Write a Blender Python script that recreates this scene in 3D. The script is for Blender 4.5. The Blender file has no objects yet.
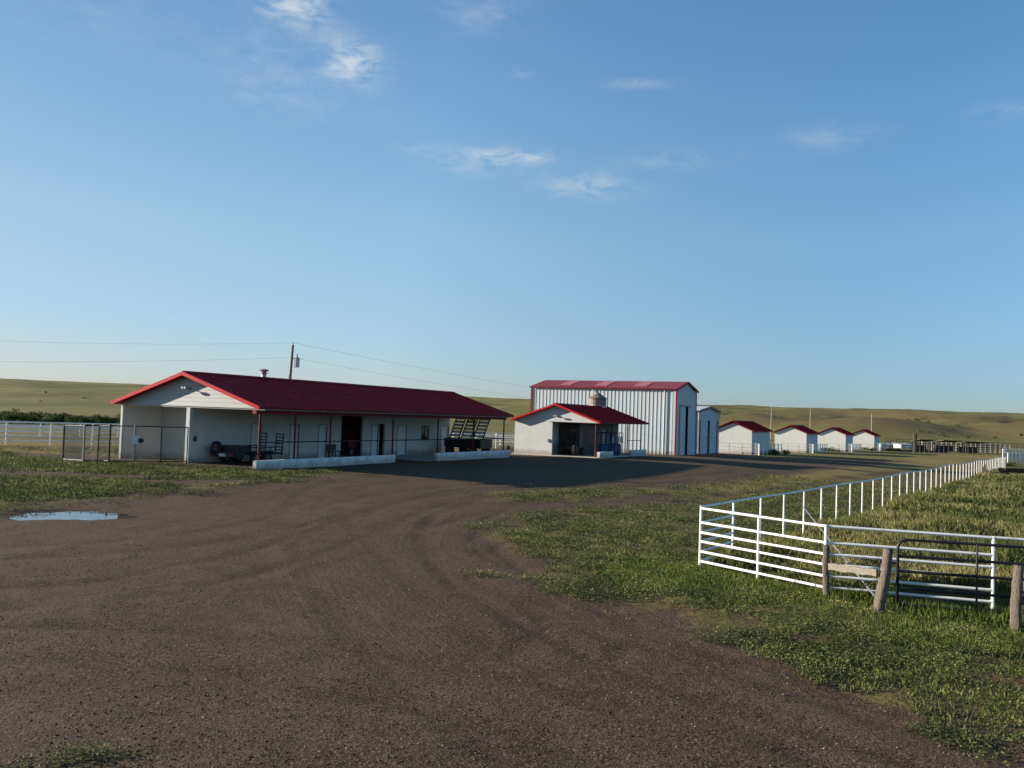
import bpy, math, random
import numpy as np
from mathutils import Vector, Matrix, noise as mnoise
random.seed(7); rng = np.random.default_rng(7)
R = math.radians
scene = bpy.context.scene
col = scene.collection

# ------------------------------------------------------------------ camera
F, PITCH, ROLL, CAMZ = 860.0, R(2.10), R(1.97), 3.2
cam_d = bpy.data.cameras.new('camera'); cam = bpy.data.objects.new('camera', cam_d); col.objects.link(cam)
cp, sp, cr, sr = math.cos(PITCH), math.sin(PITCH), math.cos(ROLL), math.sin(ROLL)
FW = Vector((0, cp, sp)); U0 = Vector((0, -sp, cp)); R0 = Vector((1, 0, 0))
RT = R0*cr + U0*sr; UP = -R0*sr + U0*cr
m4 = Matrix((RT, UP, -FW)).transposed().to_4x4(); m4.translation = (0, 0, CAMZ)
cam.matrix_world = m4
cam_d.sensor_width = 36; cam_d.lens = F*36/1024; cam_d.clip_end = 12000; cam_d.clip_start = .1
scene.camera = cam

# ------------------------------------------------------------------ light
SAZ, SEL = math.atan2(-.986, .170), R(14.1)          # azimuth from +Y towards +X
sdir = Vector((math.sin(SAZ)*math.cos(SEL), math.cos(SAZ)*math.cos(SEL), math.sin(SEL)))
world = bpy.data.worlds.new('World'); scene.world = world; world.use_nodes = True
wt = world.node_tree; wt.nodes.clear()
def wn(t, **k):
    n = wt.nodes.new(t)
    for a, b in k.items(): setattr(n, a, b)
    return n
sky = wn('ShaderNodeTexSky', sky_type='NISHITA', sun_disc=False, sun_elevation=SEL, sun_rotation=SAZ,
         altitude=1300, air_density=1.0, dust_density=.35, ozone_density=1.8)
bg = wn('ShaderNodeBackground'); bg.inputs[1].default_value = .09
wout = wn('ShaderNodeOutputWorld')
wt.links.new(bg.outputs[0], wout.inputs[0])
SUN_STRENGTH, EXPOSURE = 5.0, 1.1
sun_d = bpy.data.lights.new('sun', 'SUN'); sun_d.energy = SUN_STRENGTH; sun_d.angle = R(.55); sun_d.color = (1, .895, .76)
sun = bpy.data.objects.new('sun', sun_d); col.objects.link(sun)
sun.rotation_euler = (-sdir).to_track_quat('-Z', 'Y').to_euler()
scene.view_settings.view_transform = 'Standard'; scene.view_settings.look = 'None'
scene.view_settings.exposure = EXPOSURE; scene.view_settings.gamma = 1
scene.render.engine = 'CYCLES'

# clouds: small patches of thin cirrus fixed to directions of the sky
def pix_dir(px, py):
    a, b = (px-512)/F, (py-384)/F
    return (FW + RT*a - UP*b).normalized()
tc = wn('ShaderNodeTexCoord')
def math_n(op, a, b=None, clamp=False):
    n = wn('ShaderNodeMath', operation=op, use_clamp=clamp)
    for i, v in enumerate((a, b)):
        if v is None: continue
        if isinstance(v, (int, float)): n.inputs[i].default_value = v
        else: wt.links.new(v, n.inputs[i])
    return n.outputs[0]
mp = wn('ShaderNodeMapping'); mp.inputs['Scale'].default_value = (1, 1, 2.6)
wt.links.new(tc.outputs['Generated'], mp.inputs[0])
nz = wn('ShaderNodeTexNoise'); nz.inputs['Scale'].default_value = 24; nz.inputs['Detail'].default_value = 9; nz.inputs['Roughness'].default_value = .66; nz.inputs['Distortion'].default_value = .5
wt.links.new(mp.outputs[0], nz.inputs[0])
total = None
CL = [(293, 4, 24, 12, 2.0), (354, 62, 20, 15, 1.8), (318, 32, 22, 7, .4), (482, 160, 34, 10, .95), (523, 156, 30, 5, .85), (586, 186, 36, 10, .95),
      (830, 137, 36, 9, .4), (638, 84, 26, 4, .55), (670, 160, 42, 7, .42), (478, 12, 34, 15, .45), (262, 50, 36, 22, .22), (290, 88, 60, 26, .3),
      (1012, 110, 24, 7, .4), (520, 72, 9, 4, .5), (420, 148, 20, 4, .4), (100, 12, 60, 22, .2)]
for (px, py, rx, ry, st) in CL:
    d = pix_dir(px, py)
    h = Vector((d.y, -d.x, 0)).normalized(); v = h.cross(d).normalized()
    def dot(vec):
        n = wn('ShaderNodeVectorMath', operation='DOT_PRODUCT'); wt.links.new(tc.outputs['Generated'], n.inputs[0]); n.inputs[1].default_value = vec
        return n.outputs['Value']
    a = math_n('MULTIPLY', dot(h), F/rx); b = math_n('MULTIPLY', dot(v), F/ry)
    r2 = math_n('ADD', math_n('MULTIPLY', a, a), math_n('MULTIPLY', b, b))
    g = math_n('MULTIPLY', math_n('POWER', 2.718, math_n('MULTIPLY', r2, -.7)), st)
    g = math_n('MULTIPLY', g, math_n('GREATER_THAN', dot(d), .3))
    total = g if total is None else math_n('ADD', total, g)
cl = math_n('MULTIPLY', math_n('SUBTRACT', math_n('MULTIPLY', nz.outputs[0], 2.6), 1.0), total, True)
cl = math_n('MULTIPLY', cl, .62)
# colour balance of the sky: paler blue towards the horizon, a little warmer towards the sun
def cramp(x, stops):
    r = wn('ShaderNodeValToRGB'); wt.links.new(x, r.inputs[0]); e = r.color_ramp.elements
    while len(e) < len(stops): e.new(.5)
    for q, (p, c) in zip(e, stops): q.position = p; q.color = (*c, 1)
    return r.outputs[0]
sxyz = wn('ShaderNodeSeparateXYZ'); wt.links.new(tc.outputs['Generated'], sxyz.inputs[0])
t_el = cramp(sxyz.outputs[2], [(0, (.41, .47, .68)), (.06, (.54, .60, .74)), (.2, (.83, .91, .90)), (.33, (.84, 1.03, 1.04)), (.42, (.78, 1.02, 1.08)), (1, (.6, .9, 1.))])
dsun = wn('ShaderNodeVectorMath', operation='DOT_PRODUCT'); wt.links.new(tc.outputs['Generated'], dsun.inputs[0]); dsun.inputs[1].default_value = sdir
t_az = cramp(math_n('MULTIPLY_ADD', dsun.outputs['Value'], .5) if False else math_n('ADD', math_n('MULTIPLY', dsun.outputs['Value'], .5), .5), [(.42, (.80, .91, .98)), (.66, (1.1, 1.06, 1.04)), (.86, (.95, .84, .80)), (1, (.95, .8, .75))])
def vmul(a, b):
    n = wn('ShaderNodeVectorMath', operation='MULTIPLY'); wt.links.new(a, n.inputs[0]); wt.links.new(b, n.inputs[1]); return n.outputs[0]
sky_c = vmul(vmul(sky.outputs[0], t_el), t_az)
mix = wn('ShaderNodeMix', data_type='RGBA'); wt.links.new(cl, mix.inputs[0]); wt.links.new(sky_c, mix.inputs[6]); mix.inputs[7].default_value = (4.2, 4.35, 4.4, 1)
wt.links.new(mix.outputs[2], bg.inputs[0])

# ------------------------------------------------------------------ helpers
def tag(o, label=None, cat=None, group=None, kind=None):
    if label: o['label'] = label
    if cat: o['category'] = cat
    if group: o['group'] = group
    if kind: o['kind'] = kind
    return o
def empty(name, loc=(0, 0, 0), rz=0, label=None, cat=None, group=None):
    o = bpy.data.objects.new(name, None); col.objects.link(o); o.empty_display_size = .3
    o.location = loc; o.rotation_euler = (0, 0, rz)
    return tag(o, label, cat, group)
class MB:
    def __init__(s): s.v = []; s.f = []
    def add(s, vs, fs):
        n = len(s.v); s.v += [tuple(p) for p in vs]; s.f += [tuple(n+i for i in f) for f in fs]; return s
    def box(s, x0, x1, y0, y1, z0, z1):
        vs = [(x, y, z) for x in (x0, x1) for y in (y0, y1) for z in (z0, z1)]
        return s.add(vs, [(0,1,3,2), (4,6,7,5), (0,4,5,1), (2,3,7,6), (0,2,6,4), (1,5,7,3)])
    def prism(s, poly, d):   # poly: list of 3D points, extruded by vector d
        n = len(poly); d = Vector(d)
        vs = [Vector(p) for p in poly]+[Vector(p)+d for p in poly]
        fs = [tuple(range(n))[::-1], tuple(range(n, 2*n))]+[(i, (i+1) % n, n+(i+1) % n, n+i) for i in range(n)]
        return s.add(vs, fs)
    def tube(s, pts, r, n=8, cap=True):
        pts = [Vector(p) for p in pts]; rs = r if isinstance(r, (list, tuple)) else [r]*len(pts)
        rings = []; a = None
        for i, p in enumerate(pts):
            t = (pts[min(i+1, len(pts)-1)]-pts[max(i-1, 0)]).normalized()
            if a is not None: a = a-t*a.dot(t)
            if a is None or a.length < .05:
                a = t.cross(Vector((0, 0, 1)))
                if a.length < .3: a = t.cross(Vector((0, 1, 0)))
            a.normalize(); b = t.cross(a)
            rings.append([p+(a*math.cos(q*2*math.pi/n)+b*math.sin(q*2*math.pi/n))*rs[i] for q in range(n)])
        vs = [q for ring in rings for q in ring]; fs = []
        for i in range(len(pts)-1):
            for q in range(n):
                fs.append((i*n+q, i*n+(q+1) % n, (i+1)*n+(q+1) % n, (i+1)*n+q))
        if cap: fs += [tuple(range(n))[::-1], tuple((len(pts)-1)*n+q for q in range(n))]
        return s.add(vs, fs)
    def build(s, name, mat, parent=None, smooth=False, bevel=0):
        me = bpy.data.meshes.new(name); me.from_pydata(s.v, [], s.f); me.update()
        o = bpy.data.objects.new(name, me); col.objects.link(o); me.materials.append(mat)
        if parent: o.parent = parent
        if smooth: me.polygons.foreach_set('use_smooth', [True]*len(me.polygons))
        if bevel:
            b = o.modifiers.new('bevel', 'BEVEL'); b.width = bevel; b.segments = 2; b.limit_method = 'ANGLE'
        return o
def children(o): return [c for c in bpy.data.objects if c.parent == o]
def copy_tree(o, parent=None):
    kids = children(o); c = o.copy(); col.objects.link(c); c.parent = parent
    for k in kids: copy_tree(k, c)
    return c

# ------------------------------------------------------------------ materials
def mat(name, rgb, rough=.7, metal=0, var=.12, scale=3., bump=0, bscale=40., stretch=(1, 1, 1), spec=.3, dark=None, dscale=1.2, damt=.5, splash=0):
    m = bpy.data.materials.new(name); m.use_nodes = True; nt = m.node_tree; L = nt.links
    b = nt.nodes['Principled BSDF']; b.inputs['Roughness'].default_value = rough; b.inputs['Metallic'].default_value = metal
    b.inputs['Specular IOR Level'].default_value = spec
    co = nt.nodes.new('ShaderNodeTexCoord'); mp = nt.nodes.new('ShaderNodeMapping'); mp.inputs['Scale'].default_value = stretch
    L.new(co.outputs['Object'], mp.inputs[0])
    n = nt.nodes.new('ShaderNodeTexNoise'); n.inputs['Scale'].default_value = scale; n.inputs['Detail'].default_value = 6; n.inputs['Roughness'].default_value = .65
    L.new(mp.outputs[0], n.inputs[0])
    r = nt.nodes.new('ShaderNodeValToRGB'); c = rgb
    r.color_ramp.elements[0].position = .3; r.color_ramp.elements[1].position = .7
    r.color_ramp.elements[0].color = tuple(max(0, x*(1-var)) for x in c)+(1,)
    r.color_ramp.elements[1].color = tuple(min(1, x*(1+var)) for x in c)+(1,)
    L.new(n.outputs[0], r.inputs[0]); out = r.outputs[0]
    if dark:
        n2 = nt.nodes.new('ShaderNodeTexNoise'); n2.inputs['Scale'].default_value = dscale; n2.inputs['Detail'].default_value = 8; n2.inputs['Roughness'].default_value = .7
        L.new(mp.outputs[0], n2.inputs[0])
        r2 = nt.nodes.new('ShaderNodeValToRGB'); r2.color_ramp.elements[0].position = .52; r2.color_ramp.elements[1].position = .72
        r2.color_ramp.elements[1].color = (damt,)*3+(1,)
        L.new(n2.outputs[0], r2.inputs[0])
        mx = nt.nodes.new('ShaderNodeMix'); mx.data_type = 'RGBA'; L.new(r2.outputs[0], mx.inputs[0]); L.new(out, mx.inputs[6]); mx.inputs[7].default_value = (*dark, 1)
        out = mx.outputs[2]
    if splash:
        sp = nt.nodes.new('ShaderNodeSeparateXYZ'); L.new(co.outputs['Object'], sp.inputs[0])
        n4 = nt.nodes.new('ShaderNodeTexNoise'); n4.inputs['Scale'].default_value = 2.2; n4.inputs['Detail'].default_value = 8; n4.inputs['Roughness'].default_value = .7; L.new(co.outputs['Object'], n4.inputs[0])
        ma = nt.nodes.new('ShaderNodeMath'); ma.operation = 'MULTIPLY_ADD'; L.new(n4.outputs[0], ma.inputs[0]); ma.inputs[1].default_value = -.9; L.new(sp.outputs[2], ma.inputs[2])
        r4 = nt.nodes.new('ShaderNodeValToRGB'); r4.color_ramp.elements[0].position = 0; r4.color_ramp.elements[0].color = (splash,)*3+(1,); r4.color_ramp.elements[1].position = .32; r4.color_ramp.elements[1].color = (0, 0, 0, 1)
        ma2 = nt.nodes.new('ShaderNodeMath'); ma2.operation = 'ADD'; L.new(ma.outputs[0], ma2.inputs[0]); ma2.inputs[1].default_value = .32; L.new(ma2.outputs[0], r4.inputs[0])
        m4_ = nt.nodes.new('ShaderNodeMix'); m4_.data_type = 'RGBA'; L.new(r4.outputs[0], m4_.inputs[0]); L.new(out, m4_.inputs[6]); m4_.inputs[7].default_value = (.20, .15, .10, 1); out = m4_.outputs[2]
    L.new(out, b.inputs['Base Color'])
    if bump:
        n3 = nt.nodes.new('ShaderNodeTexNoise'); n3.inputs['Scale'].default_value = bscale; n3.inputs['Detail'].default_value = 4
        L.new(mp.outputs[0], n3.inputs[0])
        bp = nt.nodes.new('ShaderNodeBump'); bp.inputs['Strength'].default_value = bump; bp.inputs['Distance'].default_value = .02
        L.new(n3.outputs[0], bp.inputs['Height']); L.new(bp.outputs[0], b.inputs['Normal'])
    return m
M = dict(
    wall=mat('white_stucco', (.52, .53, .51), .85, var=.05, scale=1.5, dark=(.36, .34, .30), dscale=.8, damt=.45, bump=.15, splash=.65),
    siding=mat('white_siding', (.38, .39, .38), .6, var=.04, scale=2, dark=(.5, .47, .42), dscale=2.5, damt=.2, stretch=(1, .3, 3)),
    corr=mat('corrugated_white_steel', (.45, .49, .505), .45, var=.05, scale=.8, dark=(.42, .42, .41), dscale=1.0, damt=.3, stretch=(1, 1, .25), splash=.6),
    corr2=mat('corrugated_grey_steel', (.50, .54, .56), .5, var=.06, scale=.8, dark=(.3, .31, .32), dscale=1.0, damt=.3, stretch=(1, 1, .25)),
    roof=mat('red_roof_steel', (.31, .009, .015), .6, var=.14, scale=.8, dark=(.18, .010, .016), dscale=.5, damt=.7, stretch=(2.5, .2, .2), spec=.08),
    roof_faded=mat('faded_red_roof_steel', (.40, .075, .085), .5, var=.1, scale=.8, dark=(.3, .1, .1), dscale=.6, damt=.5, stretch=(.3, 1, 1)),
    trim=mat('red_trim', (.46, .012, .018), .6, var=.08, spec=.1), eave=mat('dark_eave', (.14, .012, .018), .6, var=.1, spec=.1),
    redpost=mat('red_pipe', (.15, .012, .016), .6, var=.1, spec=.15),
    skylight=mat('roof_skylight_panel', (.40, .13, .14), .5, var=.1),
    concrete=mat('concrete', (.42, .39, .34), .9, var=.12, scale=4, bump=.2),
    kerb=mat('painted_kerb', (.66, .67, .65), .8, var=.06, scale=2, dark=(.33, .33, .32), dscale=3., damt=.75, bump=.2, splash=.6),
    door=mat('pale_door', (.60, .62, .62), .5, var=.04),
    doorframe=mat('door_frame', (.20, .19, .19), .5, var=.05),
    glass=mat('dark_glass', (.02, .025, .03), .08, var=.1, spec=.6),
    inside=mat('dark_interior', (.10, .07, .065), .9, var=.2), dimwall=mat('shaded_inner_wall', (.16, .16, .16), .9, var=.2), cart_red=mat('dull_red_paint', (.12, .03, .03), .8, var=.2),  # inner walls coloured dark to stand in for the shade indoors
    whitepipe=mat('white_painted_pipe', (.76, .76, .73), .5, var=.06, dark=(.36, .27, .19), dscale=4, damt=.7),
    blackpipe=mat('black_pipe', (.016, .016, .018), .45, var=.2),
    greypipe=mat('galvanised_pipe', (.22, .23, .23), .45, metal=.4, var=.1),
    galv=mat('galvanised_sheet', (.34, .34, .33), .45, metal=.5, var=.15, dark=(.30, .18, .09), dscale=2, damt=.6),
    wood=mat('weathered_wood', (.145, .12, .095), .9, var=.5, scale=9, stretch=(5, 5, .5), bump=1., bscale=22, dark=(.035, .027, .02), dscale=8, damt=1.),
    woodpale=mat('weathered_beam', (.22, .20, .16), .9, var=.3, scale=9, stretch=(.6, 4, 4), bump=.6, bscale=25, dark=(.14, .11, .08), dscale=5, damt=.8),
    pole=mat('pole_wood', (.11, .085, .065), .9, var=.3, scale=5, stretch=(3, 3, .3)),
    palepole=mat('pale_pole_wood', (.30, .26, .21), .9, var=.15, scale=5, stretch=(3, 3, .3)),
    wire=mat('wire', (.12, .12, .13), .5, metal=.3),
    rubber=mat('rubber', (.018, .018, .018), .85, var=.2),
    black=mat('black_paint', (.02, .02, .023), .4, var=.2),
    chrome=mat('rim_steel', (.10, .10, .10), .35, metal=.6),
    blue=mat('blue_plastic', (.025, .07, .20), .45, var=.1),
    grey=mat('grey_paint', (.30, .31, .31), .6, var=.1),
    tan=mat('tan_hay', (.35, .25, .12), .95, var=.3, scale=12, bump=.5),
    plate=mat('licence_plate', (.6, .6, .58), .4),
    redlens=mat('red_lens', (.35, .02, .02), .3),
    bin=mat('weathered_bin_sheet', (.17, .15, .125), .6, var=.15, dark=(.12, .08, .05), dscale=2, damt=.6),
    stone=mat('gravel_stone', (.20, .165, .14), .9, var=.5, scale=4),
)
def leaf_mat(name, c1, c2, scale=1.5, trans=.25, dry=None, contrast=1.):
    m = bpy.data.materials.new(name); m.use_nodes = True; nt = m.node_tree; L = nt.links; b = nt.nodes['Principled BSDF']
    b.inputs['Roughness'].default_value = .75; b.inputs['Specular IOR Level'].default_value = .15
    g = nt.nodes.new('ShaderNodeNewGeometry'); n = nt.nodes.new('ShaderNodeTexNoise'); n.inputs['Scale'].default_value = scale; n.inputs['Detail'].default_value = 5
    L.new(g.outputs['Position'], n.inputs[0])
    ad = nt.nodes.new('ShaderNodeMath'); ad.operation = 'MULTIPLY_ADD'; L.new(g.outputs['Random Per Island'], ad.inputs[0]); ad.inputs[1].default_value = .5; 
    sb = nt.nodes.new('ShaderNodeMath'); sb.operation = 'MULTIPLY_ADD'; L.new(n.outputs[0], sb.inputs[0]); sb.inputs[1].default_value = contrast; sb.inputs[2].default_value = .25-.5*contrast; L.new(sb.outputs[0], ad.inputs[2])
    r = nt.nodes.new('ShaderNodeValToRGB'); r.color_ramp.elements[0].position = .25; r.color_ramp.elements[1].position = .75
    r.color_ramp.elements[0].color = (*c1, 1); r.color_ramp.elements[1].color = (*c2, 1)
    if dry: e = r.color_ramp.elements.new(.92); e.color = (*dry, 1)
    L.new(ad.outputs[0], r.inputs[0]); L.new(r.outputs[0], b.inputs['Base Color'])
    if trans:
        tr = nt.nodes.new('ShaderNodeBsdfTranslucent'); L.new(r.outputs[0], tr.inputs[0]); mx = nt.nodes.new('ShaderNodeMixShader'); mx.inputs[0].default_value = trans
        L.new(b.outputs[0], mx.inputs[1]); L.new(tr.outputs[0], mx.inputs[2]); L.new(mx.outputs[0], nt.nodes['Material Output'].inputs[0])
    return m
M['weed'] = leaf_mat('weed_leaves', (.042, .062, .018), (.145, .165, .048), .9, .25, (.30, .26, .12), 1.6)
M['lush'] = leaf_mat('lush_grass', (.060, .095, .018), (.17, .215, .045), .9, .35, (.24, .22, .09))
M['pasture'] = leaf_mat('pasture_grass', (.060, .085, .026), (.22, .21, .075), .16, .35, (.33, .27, .13), 1.9)
M['shrub'] = leaf_mat('shrub_leaves', (.035, .055, .018), (.11, .14, .04), .5, .15)

# ------------------------------------------------------------------ terrain
ANCH = np.array([(-11.8, 40, .29), (-15, 42, .29), (-6, 50, .24), (0, 63, .14), (-25, 42, .18), (-45, 60, .2), (6.8, 65, .2), (12, 70, .15), (16, 84, -.10), (26, 78, -.3), (22, 96, -.32), (30.5, 107.6, -.68), (45.8, 132, -1.0), (60, 153, -1.18), (75, 176, -1.42),
                 (4.3, 19.3, -.07), (6.2, 16.7, -.08), (9, 15.9, -.10), (7.3, 15.4, -.06), (8.6, 14.4, -.06), (12, 14, -.12), (9.1, 26.7, -.19), (15.2, 36, -.33), (24.4, 50, -.48), (36.1, 68, -.70), (47.9, 86, -.92), (60, 104.6, -1.12), (62.9, 109, -1.15), (66, 130, -1.1), (0, 8, 0), (-8, 8, .0), (8, 8, -.06), (-12, 23, 0), (0, 25, -.02), (0, 45, .08),
                 (100, 190, -1.3), (-60, 120, -.1), (10, 200, -1.2), (160, 200, -1.8), (-150, 200, 0), (-60, 10, .2), (60, 10, -.7), (0, -40, 0), (80, 60, -1.3)])
A = np.c_[np.ones(len(ANCH)), ANCH[:, :2]]; CF = np.linalg.lstsq(A, ANCH[:, 2], rcond=None)[0]; RES = ANCH[:, 2]-A@CF
def sstep(a, b, x):
    t = np.clip((x-a)/(b-a), 0, 1); return t*t*(3-2*t)
def height(x, y, want_mound=False):
    x = np.atleast_1d(np.asarray(x, float)); y = np.atleast_1d(np.asarray(y, float))
    d2 = (x[:, None]-ANCH[:, 0])**2+(y[:, None]-ANCH[:, 1])**2
    w = 1/(d2+4.0)**1.5
    z = CF[0]+CF[1]*x+CF[2]*y+(w*RES).sum(1)/w.sum(1)
    r = np.hypot(x, y); k = sstep(140, 330, r)
    z = z*(1-k)+(-1.2)*k
    az = np.degrees(np.arctan2(x, y)); st = 170+230*sstep(9, 15, az)
    z += sstep(0, 1, (r-st)/(1050-st))**.8*23.5*np.where(y > 0, 1, .2)
    # draws, benches and mounds of the breaks on the right
    az = np.degrees(np.arctan2(x, y)); far = sstep(260, 420, r)*(y > 0)
    z += far*(.9*np.sin(x*.011+y*.004)+.6*np.sin(x*.023-y*.017+1)+.5*np.sin(x*.05+y*.031)) * sstep(1100, 700, r)
    def mound(px, dist, h, wx, wy, cut=None):
        t = math.atan((px-512)/F); cx, cy = math.sin(t)*dist, math.cos(t)*dist
        lx = (x-cx)*math.cos(t)-(y-cy)*math.sin(t); ly = (x-cx)*math.sin(t)+(y-cy)*math.cos(t)
        wr = np.where(lx > 0, wx[1], wx[0])
        q = (lx/wr)**2+(ly/wy)**2
        return h*np.exp(-q**1.7)
    wob = 1+.18*np.sin(az*2.1)+.12*np.sin(az*5.3+1)
    mm = mound(722, 430, 6.4, (90, 27), 70) + mound(850, 390, 7.4, (44, 38), 75) + mound(905, 350, 2.8, (26, 26), 45) + mound(1110, 400, 9, (48, 90), 80)
    z += mm + mound(790, 640, 5, (60, 40), 90)+mound(950, 700, 5, (60, 50), 90)+mound(640, 600, 3, (60, 50), 80)
    if want_mound: return z, mm
    # low berm by the pen gate, gravel ruts stay in the shader
    return z
def hz(x, y): return float(height(x, y)[0])
def ray(px, py):
    a, b = (px-512)/F, (py-384)/F
    return FW + RT*a - UP*b
def on_ground(px, py, dz=0):
    d = ray(px, py); t = 20.
    z = 0.
    for _ in range(40):
        t = (z+dz-CAMZ)/d.z; t = min(max(t, 2), 1500)
        z = hz(d.x*t, d.y*t)
    return Vector((d.x*t, d.y*t, z))
def at_depth(px, py, Y):
    d = ray(px, py); t = Y/d.y; return Vector((d.x*t, Y, CAMZ+d.z*t))
def poly_w(pts): return np.array([tuple(on_ground(*p))[:2] for p in pts])
def sdist(x, y, poly):
    """signed distance, positive inside"""
    d = np.full(x.shape, 1e9); ins = np.zeros(x.shape, bool); n = len(poly)
    for i in range(n):
        ax, ay = poly[i]; bx, by = poly[(i+1) % n]
        ex, ey = bx-ax, by-ay; L2 = ex*ex+ey*ey+1e-9
        t = np.clip(((x-ax)*ex+(y-ay)*ey)/L2, 0, 1)
        d = np.minimum(d, np.hypot(x-ax-t*ex, y-ay-t*ey))
        c = ((ay > y) != (by > y)) & (x < (bx-ax)*(y-ay)/(by-ay+1e-12)+ax); ins ^= c
    return np.where(ins, d, -d)
LAWN = poly_w([(1180, 775), (1024, 730), (960, 713), (880, 694), (835, 677), (808, 655), (770, 642), (720, 632), (650, 614), (600, 602), (566, 590), (548, 568), (530, 548), (492, 540), (486, 531), (520, 522), (580, 514), (640, 507), (690, 502), (760, 493), (850, 479), (940, 467), (1010, 459), (1060, 455), (1400, 460), (1500, 700)])
STRIP = poly_w([(488, 497), (520, 490), (560, 489), (640, 488), (700, 487), (660, 492), (612, 499), (550, 502), (500, 502)])
DRYSTRIP = poly_w([(640, 490), (700, 484), (780, 474), (880, 463), (960, 454), (1010, 454), (1005, 459), (940, 467), (850, 479), (760, 493), (690, 500)])
LEFT = poly_w([(-120, 449), (0, 451), (118, 462.5), (190, 465.5), (262, 470), (342, 471), (340, 474), (318, 478), (262, 485), (220, 490), (150, 494), (120, 500), (60, 506), (0, 512), (-120, 520)])
HOLES = [poly_w([(-120, 468), (0, 469), (60, 472), (130, 475), (200, 474), (200, 476), (120, 478.5), (60, 477), (0, 475), (-120, 474)]),
         poly_w([(120, 479), (180, 480), (270, 479), (270, 482), (200, 486), (160, 485)])]
CORNER = poly_w([(-80, 772), (0, 770), (60, 772), (90, 778), (90, 790), (-80, 800)])
BACKL = np.array([(-14, 43.5), (-24, 48), (-60, 45), (-300, 60), (-600, 900), (0, 1500), (60, 300), (45, 180), (20, 120), (0, 90), (-3, 72), (-10, 66)])   # prairie behind the barns
BACKR = np.array([(24, 107), (36, 106), (84, 182), (80, 195), (118, 190), (300, 120), (900, 300), (900, 1500), (0, 1500), (40, 190)])
YARD = poly_w([(742, 455.2), (772, 455.4), (830, 453.8), (900, 452.5), (960, 451.5), (1000, 452), (1000, 458), (930, 462), (905, 461), (860, 458.5), (800, 457)])
def masks(x, y):
    g = sdist(x, y, LAWN)
    for p, o_ in ((STRIP, 0), (LEFT, .45), (BACKL, 0), (BACKR, 0), (YARD, 0)): g = np.maximum(g, sdist(x, y, p)-o_)
    g = np.maximum(g, sdist(x, y, CORNER)-1.1)
    g = np.maximum(g, sdist(x, y, DRYSTRIP)-.5)
    for h in HOLES: g = np.minimum(g, -sdist(x, y, h))
    r = np.hypot(x, y)
    g = np.where(r > 260, 50, g)
    dry = np.maximum(sdist(x, y, DRYSTRIP), np.maximum(sdist(x, y, YARD), sdist(x, y, BACKR)))
    dry = np.where(r > 260, 50, np.maximum(dry, sdist(x, y, BACKL)))
    return g, dry

# PUDDLE basin
PUD = on_ground(70, 514.8)
def puddle_r(x, y):
    dx, dy = x-PUD.x, y-PUD.y
    a = np.arctan2(dy, dx); e = 1+.16*np.sin(a*2+.6)+.12*np.sin(a*3+2)+.07*np.sin(a*5)+.05*np.sin(a*9+1)+.03*np.sin(a*15)
    return np.hypot(dx/1.26, dy/.98)/e
az_list = np.concatenate([np.linspace(-180, -42, 40), np.linspace(-41.5, 41.5, 520), np.linspace(42, 180, 40)])
rad = np.concatenate([np.linspace(1, 5.5, 6), np.geomspace(6, 60, 300), np.geomspace(61, 330, 130), np.geomspace(334, 1400, 190), np.geomspace(1500, 7000, 12)])
AZ, RD = np.meshgrid(np.radians(az_list), rad)
gx, gy = (np.sin(AZ)*RD).ravel(), (np.cos(AZ)*RD).ravel()
gz, mnd = height(gx, gy, True)
# vehicle ruts: pairs of wheel lines sweeping round the yard
def chaikin(P, n=3):
    P = np.asarray(P, float)
    for _ in range(n):
        Q = [P[0]]
        for a_, b_ in zip(P, P[1:]): Q += [a_*.75+b_*.25, a_*.25+b_*.75]
        P = np.array(Q+[P[-1]])
    return P
TRK = [([(1060, 775), (900, 730), (760, 690), (620, 645), (510, 592), (458, 552), (452, 520), (500, 499), (620, 484), (780, 470)], .85, 1.0),
       ([(-100, 640), (0, 641), (120, 643), (260, 655), (420, 680), (600, 722), (760, 775)], .8, 1.0),
       ([(-100, 560), (0, 553), (120, 548), (250, 531), (350, 506), (430, 491), (560, 482)], .8, .7),
       ([(640, 775), (490, 695), (385, 612), (335, 552), (312, 512), (330, 486), (400, 478)], .85, .5),
       ([(-60, 600), (100, 592), (220, 572), (320, 542), (385, 512), (470, 492)], .8, .8),
       ([(560, 655), (600, 628), (560, 600), (480, 570), (440, 545), (470, 520), (560, 505)], .7, .8),
       ([(1060, 762), (880, 716), (740, 668), (600, 628), (520, 600)], .2, .8)]
rut = np.zeros(len(gx)); pdist = np.full(len(gx), 9.); pdn = None; nearm = (RD.ravel() < 62) & (gy > 0); nx_, ny_ = gx[nearm], gy[nearm]; rt = np.zeros(len(nx_))
wobx = np.array([mnoise.noise(Vector((a_*.7, b_*.7, 9))) for a_, b_ in zip(nx_, ny_)])
for pts_, off, st_ in TRK:
    P = chaikin(poly_w(pts_)); dmin = np.full(len(nx_), 1e9)
    for a_, b_ in zip(P, P[1:]):
        e_ = b_-a_; t_ = np.clip(((nx_-a_[0])*e_[0]+(ny_-a_[1])*e_[1])/(e_@e_+1e-9), 0, 1)
        dmin = np.minimum(dmin, np.hypot(nx_-a_[0]-t_*e_[0], ny_-a_[1]-t_*e_[1]))
    w_ = .16+.004*np.hypot(nx_, ny_)
    pdn = dmin.copy() if pdn is None else np.minimum(pdn, dmin)
    rt = np.maximum(rt, st_*np.exp(-((dmin-off+wobx*.12)/w_)**2)*np.clip(.75+wobx*1.4, 0, 1))
rut[nearm] = rt; pdist[nearm] = pdn
gz -= rut*.03
PITP = poly_w([(893, 607), (1060, 619), (1060, 597), (990, 589), (898, 586)])
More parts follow.
